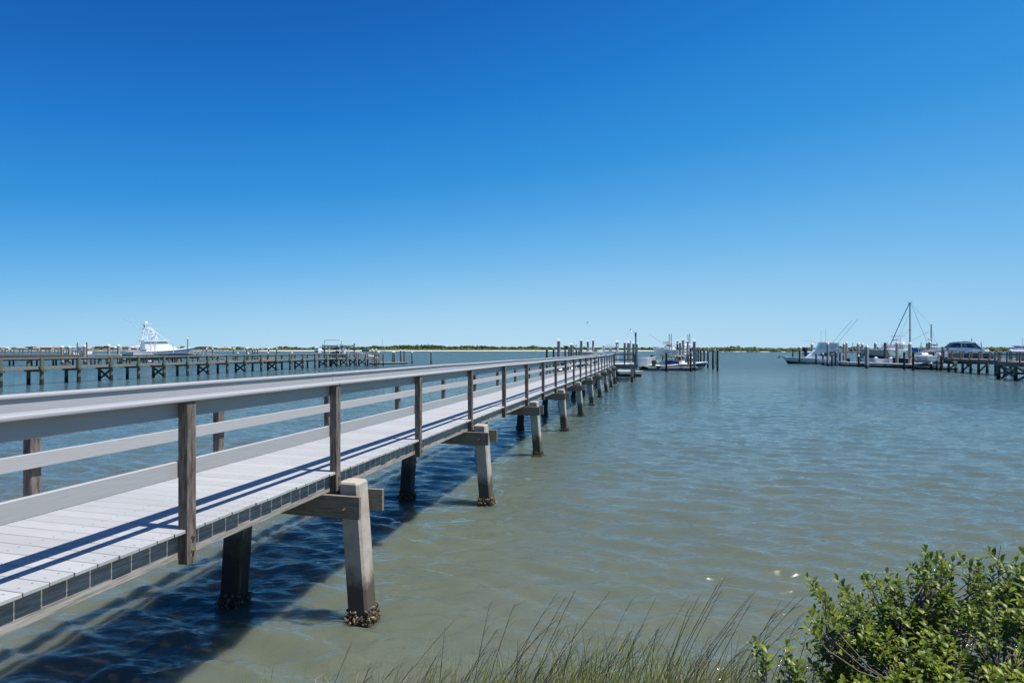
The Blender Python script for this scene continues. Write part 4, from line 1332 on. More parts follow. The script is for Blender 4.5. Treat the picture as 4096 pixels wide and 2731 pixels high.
# ------------------------------------------------------------------ boats
class Boat:
    """local x runs from stern to bow, y to port, z up from the water; lp() reads a photo pixel on a lengthwise plane"""

    def __init__(self, name, label, cat, stern, bow, group=None):
        a, b = Vector((stern[0], stern[1], 0)), Vector((bow[0], bow[1], 0))
        self.L = (b - a).length
        self.ang = math.atan2(b.y - a.y, b.x - a.x)
        self.o = empty(name, a, self.ang, label, cat, group)
        self.a = a
        self.u = (b - a).normalized()
        self.n = Vector((-self.u.y, self.u.x, 0))
        self.near = -1 if self.n.dot(-a) < 0 else 1    # which side faces the camera

    def lp(self, px, py, y=0.0):
        k = (px - CX) / F
        A, U = self.a + self.n * y, self.u
        s = (k * A.y - A.x) / (U.x - k * U.y)
        Y = A.y + U.y * s
        return (s, H - (py - HOR) / F * Y)

    def prof(self, pts, y=0.0):
        return [self.lp(px, py, y) for px, py in pts]

    def part(self, name, m, fn, parent=None, bevel=0):
        mb = MB()
        fn(mb)
        o = mb.build(name, m, self.o, bevel=bevel)
        if parent is not None:
            o.parent = parent
        return o

    def line(self, mb, pts, r, y0=0.0, y1=None, n=6):
        y1 = y0 if y1 is None else y1
        q = []
        for i, (px, py) in enumerate(pts):
            y = y0 + (y1 - y0) * i / max(1, len(pts) - 1)
            s, z = self.lp(px, py, y)
            q.append((s, y, z))
        mb.tube(q, r, n)

    def hull(self, beam, z_st, z_bow, draft=0.6, wl=0.0, rake=0.14, side='white', bottom='antifoul', deck='white', flare=0.72, deck_in=0.12, mid=None, stripe=None):
        """hull skin, bottom paint below wl, transom and a deck with its gunwale; z are sheer heights"""
        L, n = self.L, 26
        zk0 = wl - draft

        def sheer(s):
            z = z_st + (z_bow - z_st) * s ** 1.7
            if mid is not None:
                z += mid * math.sin(math.pi * s)
            return z

        def half(s):
            return beam / 2 * (0.90 + 0.10 * min(1, s / 0.3)) * (1 - max(0, (s - 0.42) / 0.58) ** 2.3) + 0.03

        def sec(s):
            b, zs = half(s), sheer(s)
            bc = b * (flare + 0.20 * (1 - s)) * (1 - 0.45 * max(0, s - 0.5) * 2 * 0.9)
            rise = max(0, (s - 0.55) / 0.45)
            zc = wl + 0.10 + rise ** 2 * (zs - wl) * 0.35
            zk = zk0 + rise ** 2.2 * draft * 1.0
            return b, zs, bc, zc, zk

        def xx(s, z):                                # stem raked: lower points end further aft
            zs = sheer(1.0)
            q = max(0, min(1, (zs - z) / max(0.2, zs - zk0)))
            return L * s - rake * L * q * s ** 3

        side_r, bot_r, deck_r, gun_r = [], [], [], []
        for i in range(n + 1):
            s = i / n
            b, zs, bc, zc, zk = sec(s)
            m1, m2 = (bc * 0.55 + b * 0.45, zc * 0.55 + zs * 0.45), (bc * 0.22 + b * 0.78, zc * 0.2 + zs * 0.8)
            col = [(b, zs), m2, m1, (bc, zc)]
            sr = [(xx(s, z), y, z) for y, z in col] + [(xx(s, z), -y, z) for y, z in col[::-1]]
            side_r.append(sr)
            bot = [(bc, zc), (bc * 0.93, zc - 0.12), (bc * 0.5, (zc + zk) / 2 - 0.03), (0.0, zk)]
            bot_r.append([(xx(s, z), y, z) for y, z in bot] + [(xx(s, z), -y, z) for y, z in bot[::-1][1:]])
            bi = max(0.01, b - deck_in)
            dz = zs - 0.10
            deck_r.append([(xx(s, zs) - (0.1 if i == n else 0), bi * f_, dz + 0.06 * (1 - f_ * f_)) for f_ in (1, 0.5, 0, -0.5, -1)])
            gun_r.append([(xx(s, zs) + 0.02, b + 0.035, zs - 0.05), (xx(s, zs) + 0.02, b + 0.03, zs + 0.035), (xx(s, zs), bi, zs + 0.045), (xx(s, zs), bi, dz - 0.05)])
        mb = MB()
        mb.loft([r_[:4] for r_ in side_r], False, False, 0, True)
        mb.loft([r_[4:] for r_ in side_r], False, False, 0, True)
        r0 = side_r[0]
        mb.add(r0, [tuple(range(8))], 0)             # transom
        h = mb.build('hull', M[side], self.o)
        mb = MB()
        mb.loft(bot_r, False, False, 0, True)
        mb.add(bot_r[0], [tuple(range(7))], 0)
        mb.build('bottom', M[bottom], self.o)
        mb = MB()
        mb.loft(deck_r, False, False, 0, True)
        mb.build('deck', M[deck], self.o)
        for sg in (1, -1):
            mb = MB()
            mb.loft([[(x, y * sg, z) for x, y, z in r_] for r_ in gun_r], True, True, 0, False, flip=sg < 0)
            mb.build('gunwale', M['white'], self.o)
        if stripe:
            for sg in (1, -1):
                mb = MB()
                rg = []
                for i in range(n + 1):
                    s = i / n
                    b, zs, bc, zc, zk = sec(s)
                    for_ = []
                    for t in (0.05, 0.17):
                        y = bc + (b - bc) * t + 0.012
                        z = zc + (zs - zc) * t
                        for_.append((xx(s, z), y * sg, z))
                    rg.append(for_)
                mb.loft(rg, False, False, 0, True)
                mb.build('boot_stripe', M[stripe], self.o)
        self.half, self.sheer, self.xx, self.beam = half, sheer, xx, beam
        return h


def outboard(boat, x, y, z, s=1.0, m='black', tilt=0.0, label=None):
    """cowling, leg and propeller of an outboard motor standing on the transom"""
    def T(p):
        ct, st = math.cos(tilt), math.sin(tilt)
        return (x + (p[0] * ct - p[1] * st) * s, z + (p[0] * st + p[1] * ct) * s)
    mb = MB()
    rings = []
    for zz, x0, x1, w in ((0.0, -0.30, 0.18, 0.16), (0.12, -0.42, 0.24, 0.22), (0.42, -0.46, 0.22, 0.23), (0.62, -0.38, 0.14, 0.19), (0.68, -0.26, 0.04, 0.12)):
        ring = []
        for cx_, cy_ in ((x1, -w * .6), (x1 * .6, -w), (x0 * .6, -w), (x0, -w * .6), (x0, w * .6), (x0 * .6, w), (x1 * .6, w), (x1, w * .6)):
            q = T((cx_, zz + 0.25))
            ring.append((q[0], y + cy_ * s, q[1]))
        rings.append(ring)
    mb.loft(rings, True, True, 0, False)
    o = mb.build('outboard_motor', M[m], boat.o, bevel=0.03 * s)
    mb = MB()
    leg = [T(p) for p in ((-0.22, 0.26), (0.10, 0.26), (0.04, -0.45), (0.02, -0.62), (-0.22, -0.66), (-0.20, -0.40))]
    mb.prism(leg, y - 0.06 * s, y + 0.06 * s)
    mb.build('leg', M['black' if m != 'white' else 'offwhite'], boat.o).parent = o
    o['label'] = label or ('covered white outboard motor' if m == 'white' else 'black outboard motor')
    return o


def wpt(px, py, Y):
    p = at(px, py, Y)
    return (p.x, p.y)


GB = 'boats moored around the docks'

# --- big white sport-fishing boat on the left lift
b = Boat('sport_fishing_boat', 'big white sport fishing boat with a tall tuna tower, raised on the left lift', 'boat', wpt(520, 1415, 121), wpt(781, 1400, 131.5), GB)
zs_ = b.lp(540, 1405.8, 0)[1]; zb_ = b.lp(775, 1388, 0)[1]
b.hull(4.3, zs_, zb_, draft=0.7, wl=zs_ - 1.25, rake=0.13, bottom='offwhite', mid=-0.10)
L = b.L
b.part('transom_panel', M['navy'], lambda mb: mb.box(-0.07, -0.01, -1.85, 1.85, zs_ - 0.95, zs_ - 0.12))
hp = b.prof([(594, 1404.5), (595, 1398), (609, 1389), (640, 1382), (672, 1376.5), (688, 1386), (702, 1391), (702, 1399)], -1.0)
hp = [(x, z) for x, z in hp]
b.part('cabin', M['white'], lambda mb: mb.prism(hp, -1.75, 1.75, top=(zb_ - 0.6, zb_ + 1.2, 0.72)))
gl = b.prof([(577, 1399), (577, 1367), (664, 1365), (673, 1376.3), (640, 1381.5), (609, 1388.5)], -1.0)
b.part('windscreen', M['vinyl'], lambda mb: mb.prism(gl, -1.45, 1.45, top=(zb_, zb_ + 1.6, 0.86)))
ht = b.prof([(565, 1361), (664, 1360), (664, 1364), (568, 1365.5)], 0)
b.part('hardtop', M['white'], lambda mb: mb.prism(ht, -1.6, 1.6))
fl = b.prof([(585, 1405), (585, 1400), (607, 1388), (609, 1405)], -1.8)
for s_ in (-1.85, 1.85):
    b.part('cockpit_coaming', M['white'], lambda mb: mb.prism(fl, s_ - 0.1, s_ + 0.1))
for sg in (-1, 1):
    def legs(mb, sg=sg):
        y0, y1 = 1.5 * sg, 0.55 * sg
        b.line(mb, [(551, 1395), (566, 1361), (574, 1335), (578, 1313)], 0.07, y0, y1)
        b.line(mb, [(583, 1395), (586, 1361), (592, 1335), (596, 1313)], 0.07, y0, y1)
        b.line(mb, [(665, 1361), (628, 1333), (600, 1318)], 0.06, y0, y1)
        b.line(mb, [(632, 1361), (622, 1333)], 0.06, y0, y1 * 1.2)
        b.line(mb, [(600, 1352), (624, 1332)], 0.045, y0, y1 * 1.3)
        b.line(mb, [(602, 1334), (616, 1346)], 0.045, y0 * 0.9, y1 * 1.2)
        b.line(mb, [(591, 1357), (575, 1337)], 0.045, y0, y1)
        b.line(mb, [(566, 1360), (588, 1342)], 0.045, y0, y1)
        for k in range(9):
            t = k / 8
            b.line(mb, [(551 + 23 * t, 1393 - 58 * t), (556 + 22 * t, 1393 - 58 * t)], 0.025, 1.5 * sg - 0.6 * t * sg)
    b.part('tower_frame', M['cap'], legs)
pl = b.prof([(574, 1330.5), (600, 1330), (612, 1324.5), (624, 1331), (622, 1333.5), (574, 1333.5)], 0)
b.part('lower_platform', M['white'], lambda mb: mb.prism(pl, -1.0, 1.0))
b.part('control_pod', M['white'], lambda mb: mb.prism(b.prof([(575, 1310.5), (597, 1309), (607, 1313), (612, 1320), (600, 1320), (575, 1314)], 0), -0.7, 0.7))


def topf(mb):
    for sg in (-0.55, 0.55):
        b.line(mb, [(576, 1311), (572, 1297), (605, 1296)], 0.03, sg)
        b.line(mb, [(595, 1310), (588, 1297)], 0.03, sg)


tf = b.part('upper_frame', M['cap'], topf)
b.part('upper_top', M['white'], lambda mb: mb.prism(b.prof([(571, 1296.6), (602, 1296), (602, 1297.4), (571, 1298)], 0), -0.75, 0.75))
c_ = b.lp(585, 1290.5, 0)
b.part('radome', M['white'], lambda mb: (mb.ball((c_[0], 0, c_[1]), 0.30, 0.30, 0.30, 12, 8), mb.tube([(c_[0], 0, c_[1] - 0.4), (c_[0], 0, c_[1] - 0.2)], 0.14, 8)))
c2 = b.lp(614, 1354, 0)
b.part('radar', M['white'], lambda mb: (mb.box(c2[0] - 0.35, c2[0] + 0.35, -0.35, 0.35, c2[1] - 0.35, c2[1] + 0.15), mb.box(c2[0] - 0.75, c2[0] + 0.75, -0.08, 0.08, c2[1] + 0.2, c2[1] + 0.36)))
for (p, q, y) in (((577.5, 1296), (577.5, 1247), -.5), ((599, 1310), (598, 1247), .5)):
    b.part('antenna', M['cap'], lambda mb: b.line(mb, [p, q], 0.014, y))
for (pp, y) in ((((573, 1333), (531, 1300), (492, 1272)), -1.0), (((575, 1310), (520, 1271)), 1.0), (((577, 1318), (545, 1307), (496, 1288)), 0.9)):
    b.part('outrigger', M['alu'], lambda mb: b.line(mb, pp, 0.014, y, y * 2.2))
b.part('flag', M['red'], lambda mb: mb.prism(b.prof([(573.5, 1299), (578, 1299), (580, 1309), (577, 1310)], 0.4), 0.38, 0.41))
b.part('bow_rail', M['alu'], lambda mb: [b.line(mb, [(700, 1390), (770, 1386)], 0.02, sg * 1.2, sg * 0.2) for sg in (-1, 1)])

# --- boat under the pipe arch at the end of the left dock
b = Boat('cuddy_boat', 'white and blue-grey boat with a black top on the lift at the left dock end', 'boat', wpt(1398, 1428, 111), wpt(1318, 1420, 110.5), GB)
z0, z1 = b.lp(1392, 1414, 0)[1], b.lp(1326, 1413.5, 0)[1]
b.hull(2.4, z0, z1, draft=0.5, wl=z0 - 0.75, rake=0.14, side='palegreen', bottom='navy', mid=-0.05)
b.part('cuddy', M['black'], lambda mb: mb.prism(b.prof([(1318, 1414), (1333, 1408), (1347, 1403), (1360, 1404), (1372, 1410), (1372, 1414)], 0), -0.85, 0.85, top=(z1, z1 + 0.7, 0.7)))
b.part('windscreen', M['white'], lambda mb: [b.line(mb, [(1334, 1411), (1346, 1401)], 0.05, s_) for s_ in (-0.7, 0.7)])
b.part('top', M['black'], lambda mb: mb.prism(b.prof([(1336, 1391.5), (1342, 1388), (1358, 1387), (1362, 1391), (1358, 1393), (1340, 1393)], 0), -0.95, 0.95))
b.part('top_frame', M['cap'], lambda mb: [b.line(mb, [(1347, 1410), (1349, 1393)], 0.06, s_) for s_ in (-0.6, 0.6)])
b.part('rocket_launcher', M['white'], lambda mb: mb.prism(b.prof([(1376, 1413), (1382, 1394), (1386, 1395), (1381, 1412)], 0), -0.2, 0.2))

# --- small white console boats by the left docks
b = Boat('console_boat', 'white open boat seen behind the railed dock, below the white-capped pilings', 'boat', wpt(306, 1413, 150), wpt(241, 1413, 150), GB)
zb_ = b.lp(270, 1408, 0)[1]
b.hull(2.2, zb_ - 0.1, zb_ + 0.15, draft=0.4, wl=zb_ - 0.7, bottom='offwhite')
b.part('hardtop', M['white'], lambda mb: mb.prism(b.prof([(262, 1397.5), (300, 1396), (300, 1397.4), (262, 1399)], 0), -0.9, 0.9))
b.part('top_frame', M['alu'], lambda mb: [b.line(mb, [(px, 1408), (px, 1398)], 0.035, s_) for px in (266, 283, 297) for s_ in (-0.7, 0.7)])
b.part('antenna', M['cap'], lambda mb: b.line(mb, [(285, 1398), (285, 1383)], 0.03, 0))
b.part('console', M['white'], lambda mb: mb.prism(b.prof([(272, 1410), (273, 1403), (281, 1403), (284, 1410)], 0), -0.4, 0.4))
b = Boat('console_boat', 'white boat on a lift between the two bare brown poles at far left', 'boat', wpt(352, 1412, 140), wpt(312, 1412, 142), GB)
zb_ = b.lp(330, 1406, 0)[1]
b.hull(2.1, zb_, zb_ + 0.3, draft=0.4, wl=zb_ - 0.6, bottom='offwhite')
b.part('hardtop', M['white'], lambda mb: mb.prism(b.prof([(310, 1392), (348, 1391), (348, 1394), (310, 1395)], 0), -0.9, 0.9))
b.part('top_frame', M['alu'], lambda mb: [b.line(mb, [(px, 1406), (px, 1394)], 0.035, s_) for px in (318, 342) for s_ in (-0.7, 0.7)])
b = Boat('dinghy', 'small grey dinghy low on the water under the stern of the big sport boat', 'boat', wpt(548, 1443, 150), wpt(486, 1443, 150), GB)
b.hull(1.7, 0.35, 0.55, draft=0.25, wl=0, side='black', bottom='black', deck='offwhite')
b = Boat('dinghy', 'small white skiff lying in the shade beneath the big sport boat', 'boat', wpt(600, 1446, 140), wpt(556, 1446, 140), GB)
b.hull(1.5, 0.4, 0.6, draft=0.25, wl=0)

# --- far anchored boats in the lagoon
b = Boat('cabin_cruiser', 'white two-deck cabin cruiser anchored off the beach, seen from astern', 'boat', (at(1273, 0, wY(1411)).x - 0.6, wY(1411) - 4), (at(1273, 0, wY(1411)).x + 1.0, wY(1411) + 9), 'boats anchored off the island')
b.hull(5.2, 2.6, 3.2, draft=0.5, wl=0, stripe=None)
b.part('aft_cabin', M['white'], lambda mb: mb.box(0.5, 8.5, -2.2, 2.2, 2.3, 3.4))
b.part('aft_window', M['glass'], lambda mb: mb.box(-0.05, 0.3, -1.4, 0.9, 0.8, 2.2))
b.part('upper_cabin', M['white'], lambda mb: mb.prism([(0.6, 3.42), (8, 3.42), (7.0, 5.0), (1.0, 5.0)], -2.0, 2.0))
b.part('window', M['glass'], lambda mb: mb.box(0.55, 7.2, -1.8, 1.8, 3.7, 4.6))
b.part('roof', M['white'], lambda mb: mb.prism([(0.2, 5.02), (8, 5.02), (7, 5.35), (2, 5.5)], -2.2, 2.2))
b = Boat('tour_boat', 'low teal-blue covered tour boat lying off the white beach', 'boat', wpt(1447, 1405, 1010), wpt(1482, 1405, 1010), 'boats anchored off the island')
b.hull(4.5, 0.9, 1.2, draft=0.4, wl=0, side='teal')
b.part('cabin', M['teal'], lambda mb: mb.box(0.6, b.L - 3.0, -1.9, 1.9, 0.9, 3.0))
b.part('roof', M['turq'], lambda mb: mb.box(0.2, b.L - 2.2, -2.2, 2.2, 3.01, 3.3))
b = Boat('sailing_boat', 'white sailing boat with one tall bare mast anchored off the beach', 'boat', wpt(1521, 1407, 800), wpt(1544, 1407, 803), 'boats anchored off the island')
b.hull(2.8, 1.3, 1.6, draft=0.5, wl=0, stripe=None)
b.part('cabin', M['white'], lambda mb: mb.prism([(2, 1.3), (6.5, 1.3), (5.6, 2.2), (2.4, 2.4)], -0.9, 0.9))
b.part('sail_cover', M['bluecover'], lambda mb: mb.tube([(0.6, 0, 3.2), (3.4, 0, 3.2)], 0.35, 8))
b.part('mast', M['mast'], lambda mb: mb.tube([(3.0, 0, 1.3), (3.0, 0, 20.0)], 0.14, 6))
for px, py, Y, lab in ((870, 1405, 900, 'small white motor boat far off the rocky shore, above the left gangway'), (2990, 1405.8, 830, 'small white skiff pulled up before the mangroves right of the pier'),
                       (2142, 1402.2, 1150, 'tiny pale boat lying by the beach left of the pier end')):
    b = Boat('motor_boat', lab, 'boat', wpt(px - 5.5, py, Y), wpt(px + 6, py, Y), 'boats anchored off the island')
    b.hull(2.0, 0.7, 1.1, draft=0.3, wl=0)
    if px == 870:
        b.part('cabin', M['white'], lambda mb: mb.prism([(1.2, 0.8), (3.2, 0.8), (2.8, 2.3), (1.4, 2.3)], -0.7, 0.7))

# --- boats near the end of the pier
b = Boat('console_boat', 'dark open boat with a black outboard moored behind the pier rail', 'boat', wpt(2258, 1462, 62), wpt(2318, 1458, 66), GB)
b.hull(2.2, 0.75, 1.0, draft=0.4, wl=0, side='navy')
outboard(b, -0.25, 0, 0.95, 1.15)
b.part('console', M['white'], lambda mb: mb.prism([(0.6, 0.7), (0.7, 1.55), (1.1, 1.5), (1.3, 0.7)], -0.35, 0.35))
b = Boat('console_boat', 'white open boat on a lift left of the arched gate', 'boat', wpt(2400, 1430, 95), wpt(2318, 1430, 92), GB)
b.hull(2.3, 2.55, 2.75, draft=0.45, wl=1.95, bottom='offwhite')
b.part('cover', M['bluecover'], lambda mb: mb.prism([(0.9, 2.6), (1.0, 2.85), (1.3, 2.9), (1.6, 2.6)], -0.4, 0.4))
b.part('rod', M['cap'], lambda mb: [b.line(mb, [(px, 1409), (px - 1 + k, 1384)], 0.035, 0.5) for k, px in enumerate((2352, 2357, 2364, 2372, 2403, 2407, 2413))])
# white centre console on the lift
b = Boat('console_boat', 'white console boat with a raised hardtop and long outrigger, high on the lift', 'boat', wpt(2748, 1410, 101), wpt(2608, 1400, 97), GB)
zs_, zb_ = b.lp(2738, 1402.5, 0)[1], b.lp(2613, 1389, 0)[1]
b.hull(2.4, zs_, zb_, draft=0.55, wl=zs_ - 0.62, rake=0.17, bottom='white', flare=0.66)
b.part('console', M['white'], lambda mb: mb.prism(b.prof([(2664, 1396), (2665, 1386), (2680, 1383), (2690, 1391), (2697, 1402)], 0), -0.6, 0.6))
b.part('windscreen', M['tint'], lambda mb: mb.prism(b.prof([(2668, 1387), (2671, 1378), (2678, 1378), (2681, 1387)], 0), -0.5, 0.5))
b.part('hardtop', M['white'], lambda mb: (mb.prism(b.prof([(2663, 1376), (2684, 1375), (2684, 1377.5), (2664, 1378)], 0), -0.95, 0.95), mb.prism(b.prof([(2664, 1365.5), (2669, 1367), (2676, 1371), (2703, 1372), (2703, 1374.5), (2665, 1373)], 0), -0.8, 0.8)))
b.part('top_frame', M['alu'], lambda mb: [b.line(mb, [(px, 1394), (px + 1, 1374)], 0.03, s_) for px in (2666, 2680, 2698) for s_ in (-0.6, 0.6)])
b.part('outrigger', M['cap'], lambda mb: b.line(mb, [(2694, 1405), (2635, 1361), (2598, 1335)], 0.05, 0.9, 1.2))
outboard(b, -0.35, 0.45, zs_ + 0.1, 1.25, 'white', tilt=-0.45)
outboard(b, -0.35, -0.45, zs_ + 0.1, 1.25, 'white', tilt=-0.45)
b.part('bow_rail', M['darksteel'], lambda mb: b.line(mb, [(2612, 1387.5), (2638, 1389)], 0.05, 0.0, 0.8))
# boat behind with a black outboard and white hardtop
b = Boat('console_boat', 'white open boat with a black outboard, lying behind the navy boat', 'boat', wpt(2616, 1447, 104), wpt(2772, 1447, 98), GB)
b.hull(2.4, 1.0, 1.5, draft=0.45, wl=0)
outboard(b, -0.3, 0, 0.95, 1.15)
b.part('hardtop', M['white'], lambda mb: mb.prism(b.prof([(2722, 1427), (2762, 1427), (2770, 1431), (2728, 1432)], 0), -1.0, 1.0))
b.part('top_frame', M['alu'], lambda mb: [b.line(mb, [(px, 1444), (px, 1431)], 0.035, s_) for px in (2730, 2762) for s_ in (-0.6, 0.6)])
b.part('console', M['offwhite'], lambda mb: mb.prism(b.prof([(2735, 1446), (2737, 1434), (2748, 1433), (2752, 1446)], 0), -0.5, 0.5))
# navy boat
b = Boat('console_boat', 'navy blue console boat with a white gunwale and blue canvas, bow to open water', 'boat', wpt(2612, 1470, 81.5), wpt(2829, 1470, 85), GB)
L = b.L
zs_, zb_ = b.lp(2650, 1461, 0)[1], b.lp(2822, 1447, 0)[1]
b.hull(2.6, zs_, zb_, draft=0.45, wl=0.12, rake=0.10, side='navy', bottom='palegreen', mid=0.08, flare=0.70)
b.part('console', M['white'], lambda mb: mb.prism(b.prof([(2706, 1455), (2709, 1441), (2728, 1441), (2732, 1452), (2732, 1456)], 0), -0.55, 0.55))
b.part('windscreen', M['glass'], lambda mb: mb.prism(b.prof([(2706, 1440.6), (2706, 1426), (2720, 1425), (2728, 1440.6)], 0), -0.5, 0.5))
b.part('top_frame', M['cap'], lambda mb: [b.line(mb, q, 0.05, s_) for s_ in (-0.62, 0.62) for q in ([(2709, 1442), (2703, 1424), (2722, 1424), (2729, 1442)], [(2697, 1434), (2704, 1424)])])
b.part('hardtop', M['white'], lambda mb: mb.prism(b.prof([(2671, 1420), (2690, 1419.5), (2722, 1421.5), (2726, 1423.5), (2690, 1423), (2671, 1422.5)], 0), -1.0, 1.0))
b.part('console_badge', M['red'], lambda mb: [mb.prism(b.prof([(2715, 1444.8), (2720, 1443.4), (2726, 1444.8), (2720, 1446.2)], s_), s_ - 0.01, s_ + 0.01) for s_ in (-0.56, 0.56)])
b.part('seat_cover', M['bluecover'], lambda mb: mb.prism(b.prof([(2671, 1457), (2676, 1440.5), (2683, 1444), (2690, 1457)], 0), -0.6, 0.6))
b.part('leaning_post', M['bluecover'], lambda mb: mb.prism(b.prof([(2700, 1453), (2704, 1445), (2707, 1445), (2707, 1454)], 0), -0.5, 0.5))
outboard(b, 0.0, 0, zs_ - 0.15, 1.05, 'black', tilt=-0.5)
b.part('anchor', M['alu'], lambda mb: mb.tube([(L - 0.1, 0, zb_ - 0.1), (L + 0.25, 0, zb_ - 0.35)], 0.08, 6))

# --- right marina
b = Boat('sport_fishing_boat', 'white flybridge sport boat with clear curtains and a long bow pulpit', 'boat', wpt(3352, 1455, 118), wpt(3129, 1455, 121.5), GB)
L = b.L
zs_, zb_ = b.lp(3345, 1438, 0)[1], b.lp(3133, 1427, 0)[1]
b.hull(4.2, zs_, zb_, draft=0.7, wl=0.05, rake=0.15, side='white', bottom='navy', stripe='navy', mid=0.08, flare=0.68)
b.part('bow_pulpit', M['cap'], lambda mb: mb.prism(b.prof([(3108.5, 1423.5), (3150, 1425), (3150, 1428), (3109, 1425.5)], 0), -0.35, 0.35))
b.part('anchor', M['darksteel'], lambda mb: b.line(mb, [(3112, 1427), (3120, 1429)], 0.14, 0))
b.part('cabin', M['white'], lambda mb: mb.prism(b.prof([(3214, 1436), (3228, 1427), (3247, 1409.5), (3270, 1408), (3344, 1409), (3344, 1438)], 0), -1.6, 1.6, top=(zb_, zb_ + 1.3, 0.86)))
b.part('side_window', M['glass'], lambda mb: mb.prism(b.prof([(3268.5, 1421), (3283, 1411.2), (3342, 1411.2), (3342, 1423.5), (3300, 1423)], 0), -1.63, 1.63, top=(zb_, zb_ + 1.3, 0.88)))
b.part('bridge', M['white'], lambda mb: mb.prism(b.prof([(3248, 1408.5), (3264, 1394), (3284, 1394), (3346, 1396), (3346, 1409.5)], 0), -1.55, 1.55))
b.part('bridge_curtain', M['vinyl'], lambda mb: mb.prism(b.prof([(3265, 1394), (3278, 1372), (3346, 1374), (3346, 1396)], 0), -1.35, 1.35))
b.part('hardtop', M['white'], lambda mb: mb.prism(b.prof([(3275, 1368.5), (3300, 1369.5), (3348, 1372.5), (3348, 1375.5), (3277, 1372)], 0), -1.6, 1.6))


def brg(mb):
    for y in (-1.37, 1.37):
        for q in ([(3265, 1394), (3279, 1371)], [(3281, 1394), (3284, 1371)], [(3302, 1395), (3301, 1372)], [(3322, 1396), (3324, 1373)], [(3346, 1397), (3346, 1375)], [(3346, 1375), (3330, 1400)]):
            b.line(mb, q, 0.035, y)


b.part('curtain_frame', M['cap'], brg)
c_ = b.lp(3311, 1366, 0)
b.part('radar', M['white'], lambda mb: (mb.box(c_[0] - 0.25, c_[0] + 0.25, -0.25, 0.25, c_[1] - 0.25, c_[1] + 0.05), mb.box(c_[0] - 0.9, c_[0] + 0.9, -0.07, 0.07, c_[1] + 0.06, c_[1] + 0.22)))
for p, q in (((3284, 1371), (3284.5, 1319)), ((3303, 1396), (3303, 1316))):
    b.part('antenna', M['mast'], lambda mb: b.line(mb, [p, q], 0.02, 0.4))
for (pp, y0, y1) in ((((3328.5, 1373), (3356, 1339), (3409.5, 1280)), 1.4, 2.2), (((3348, 1375), (3380, 1336), (3432.5, 1275)), -1.4, -2.4), (((3275, 1370), (3230, 1364), (3203, 1361)), 1.5, 2.5)):
    b.part('outrigger', M['mast'], lambda mb: b.line(mb, pp, 0.030, y0, y1))
b.part('cockpit_roof', M['white'], lambda mb: mb.prism(b.prof([(3346, 1397), (3384, 1395.5), (3397, 1402.5), (3352, 1404)], 0), -1.3, 1.3))

b = Boat('motor_boat', 'boat with a big dark outboard raised behind the left sport boat', 'boat', wpt(3224, 1410, 134), wpt(3290, 1410, 137), GB)
b.hull(2.4, 2.5, 2.9, draft=0.5, wl=1.9, side='white', bottom='offwhite')
outboard(b, -0.1, 0, 2.05, 1.75)
b = Boat('small_cruiser', 'small white boat with a bow rail in front of the curtained sport boat', 'boat', wpt(3392, 1459, 108), wpt(3273, 1459, 111), GB)
zs_, zb_ = b.lp(3380, 1445, 0)[1], b.lp(3277, 1441, 0)[1]
b.hull(2.3, zs_, zb_, draft=0.4, wl=0.06, rake=0.12, bottom='seafoam', flare=0.72)
b.part('bow_rail', M['cap'], lambda mb: [b.line(mb, [(3278, 1441), (3279, 1435.5), (3318, 1436.5), (3320, 1442)], 0.03, s_ * 0.3, s_ * 1.0) for s_ in (-1, 1)])
b.part('hardtop', M['white'], lambda mb: mb.prism(b.prof([(3320, 1415.5), (3328, 1414), (3376, 1416.5), (3376, 1418.5), (3324, 1418.5)], 0), -0.9, 0.9))
b.part('top_frame', M['cap'], lambda mb: [b.line(mb, [(px, 1440), (px, 1418)], 0.03, s_) for px in (3330, 3350, 3368) for s_ in (-0.6, 0.6)])
b.part('console', M['white'], lambda mb: mb.prism(b.prof([(3330, 1442), (3332, 1430), (3346, 1429), (3352, 1442)], 0), -0.5, 0.5))
outboard(b, -0.15, 0, zs_ - 0.25, 0.95, 'black', tilt=-0.35)


def number(mb):
    for i in range(7):
        x, z = b.lp(3364 + i * 2.6, 1448.5, -1.12)
        for y in (-1.16, 1.16):
            mb.box(x - 0.045, x + 0.045, y - 0.01, y + 0.01, z - 0.14, z + 0.14)


b.part('registration_marks', M['black'], number)

# pale green boat high on a lift
b = Boat('walkaround_boat', 'pale grey-green fishing boat with a dark bottom, bow left, on a lift', 'boat', wpt(3625, 1420, 114), wpt(3434, 1420, 112), GB)
zs_, zb_ = b.lp(3590, 1399, 0)[1], b.lp(3439, 1395, 0)[1]
b.hull(3.0, zs_ - 0.05, zb_, draft=0.75, wl=zs_ - 1.35, rake=0.20, side='palegreen', bottom='navy', flare=0.66)
b.part('cabin', M['white'], lambda mb: mb.prism(b.prof([(3528, 1398), (3540, 1388), (3546, 1380), (3575, 1378), (3576, 1399)], 0), -0.95, 0.95, top=(zs_, zs_ + 1.2, 0.8)))
b.part('windscreen', M['vinyl'], lambda mb: mb.prism(b.prof([(3537, 1391), (3545, 1380), (3572, 1379), (3572, 1391)], 0), -0.98, 0.98, top=(zs_, zs_ + 1.2, 0.82)))
b.part('hardtop', M['white'], lambda mb: mb.prism(b.prof([(3526, 1377.5), (3540, 1377), (3577, 1378), (3577, 1380), (3540, 1379.5)], 0), -1.05, 1.05))
b.part('upper_top', M['white'], lambda mb: mb.prism(b.prof([(3545, 1369.5), (3570, 1369), (3570, 1371), (3545, 1371.5)], 0), -0.8, 0.8))
b.part('top_frame', M['alu'], lambda mb: [b.line(mb, q, 0.03, s_) for s_ in (-0.6, 0.6) for q in ([(3547, 1379), (3549, 1370)], [(3568, 1379), (3566, 1370)])])

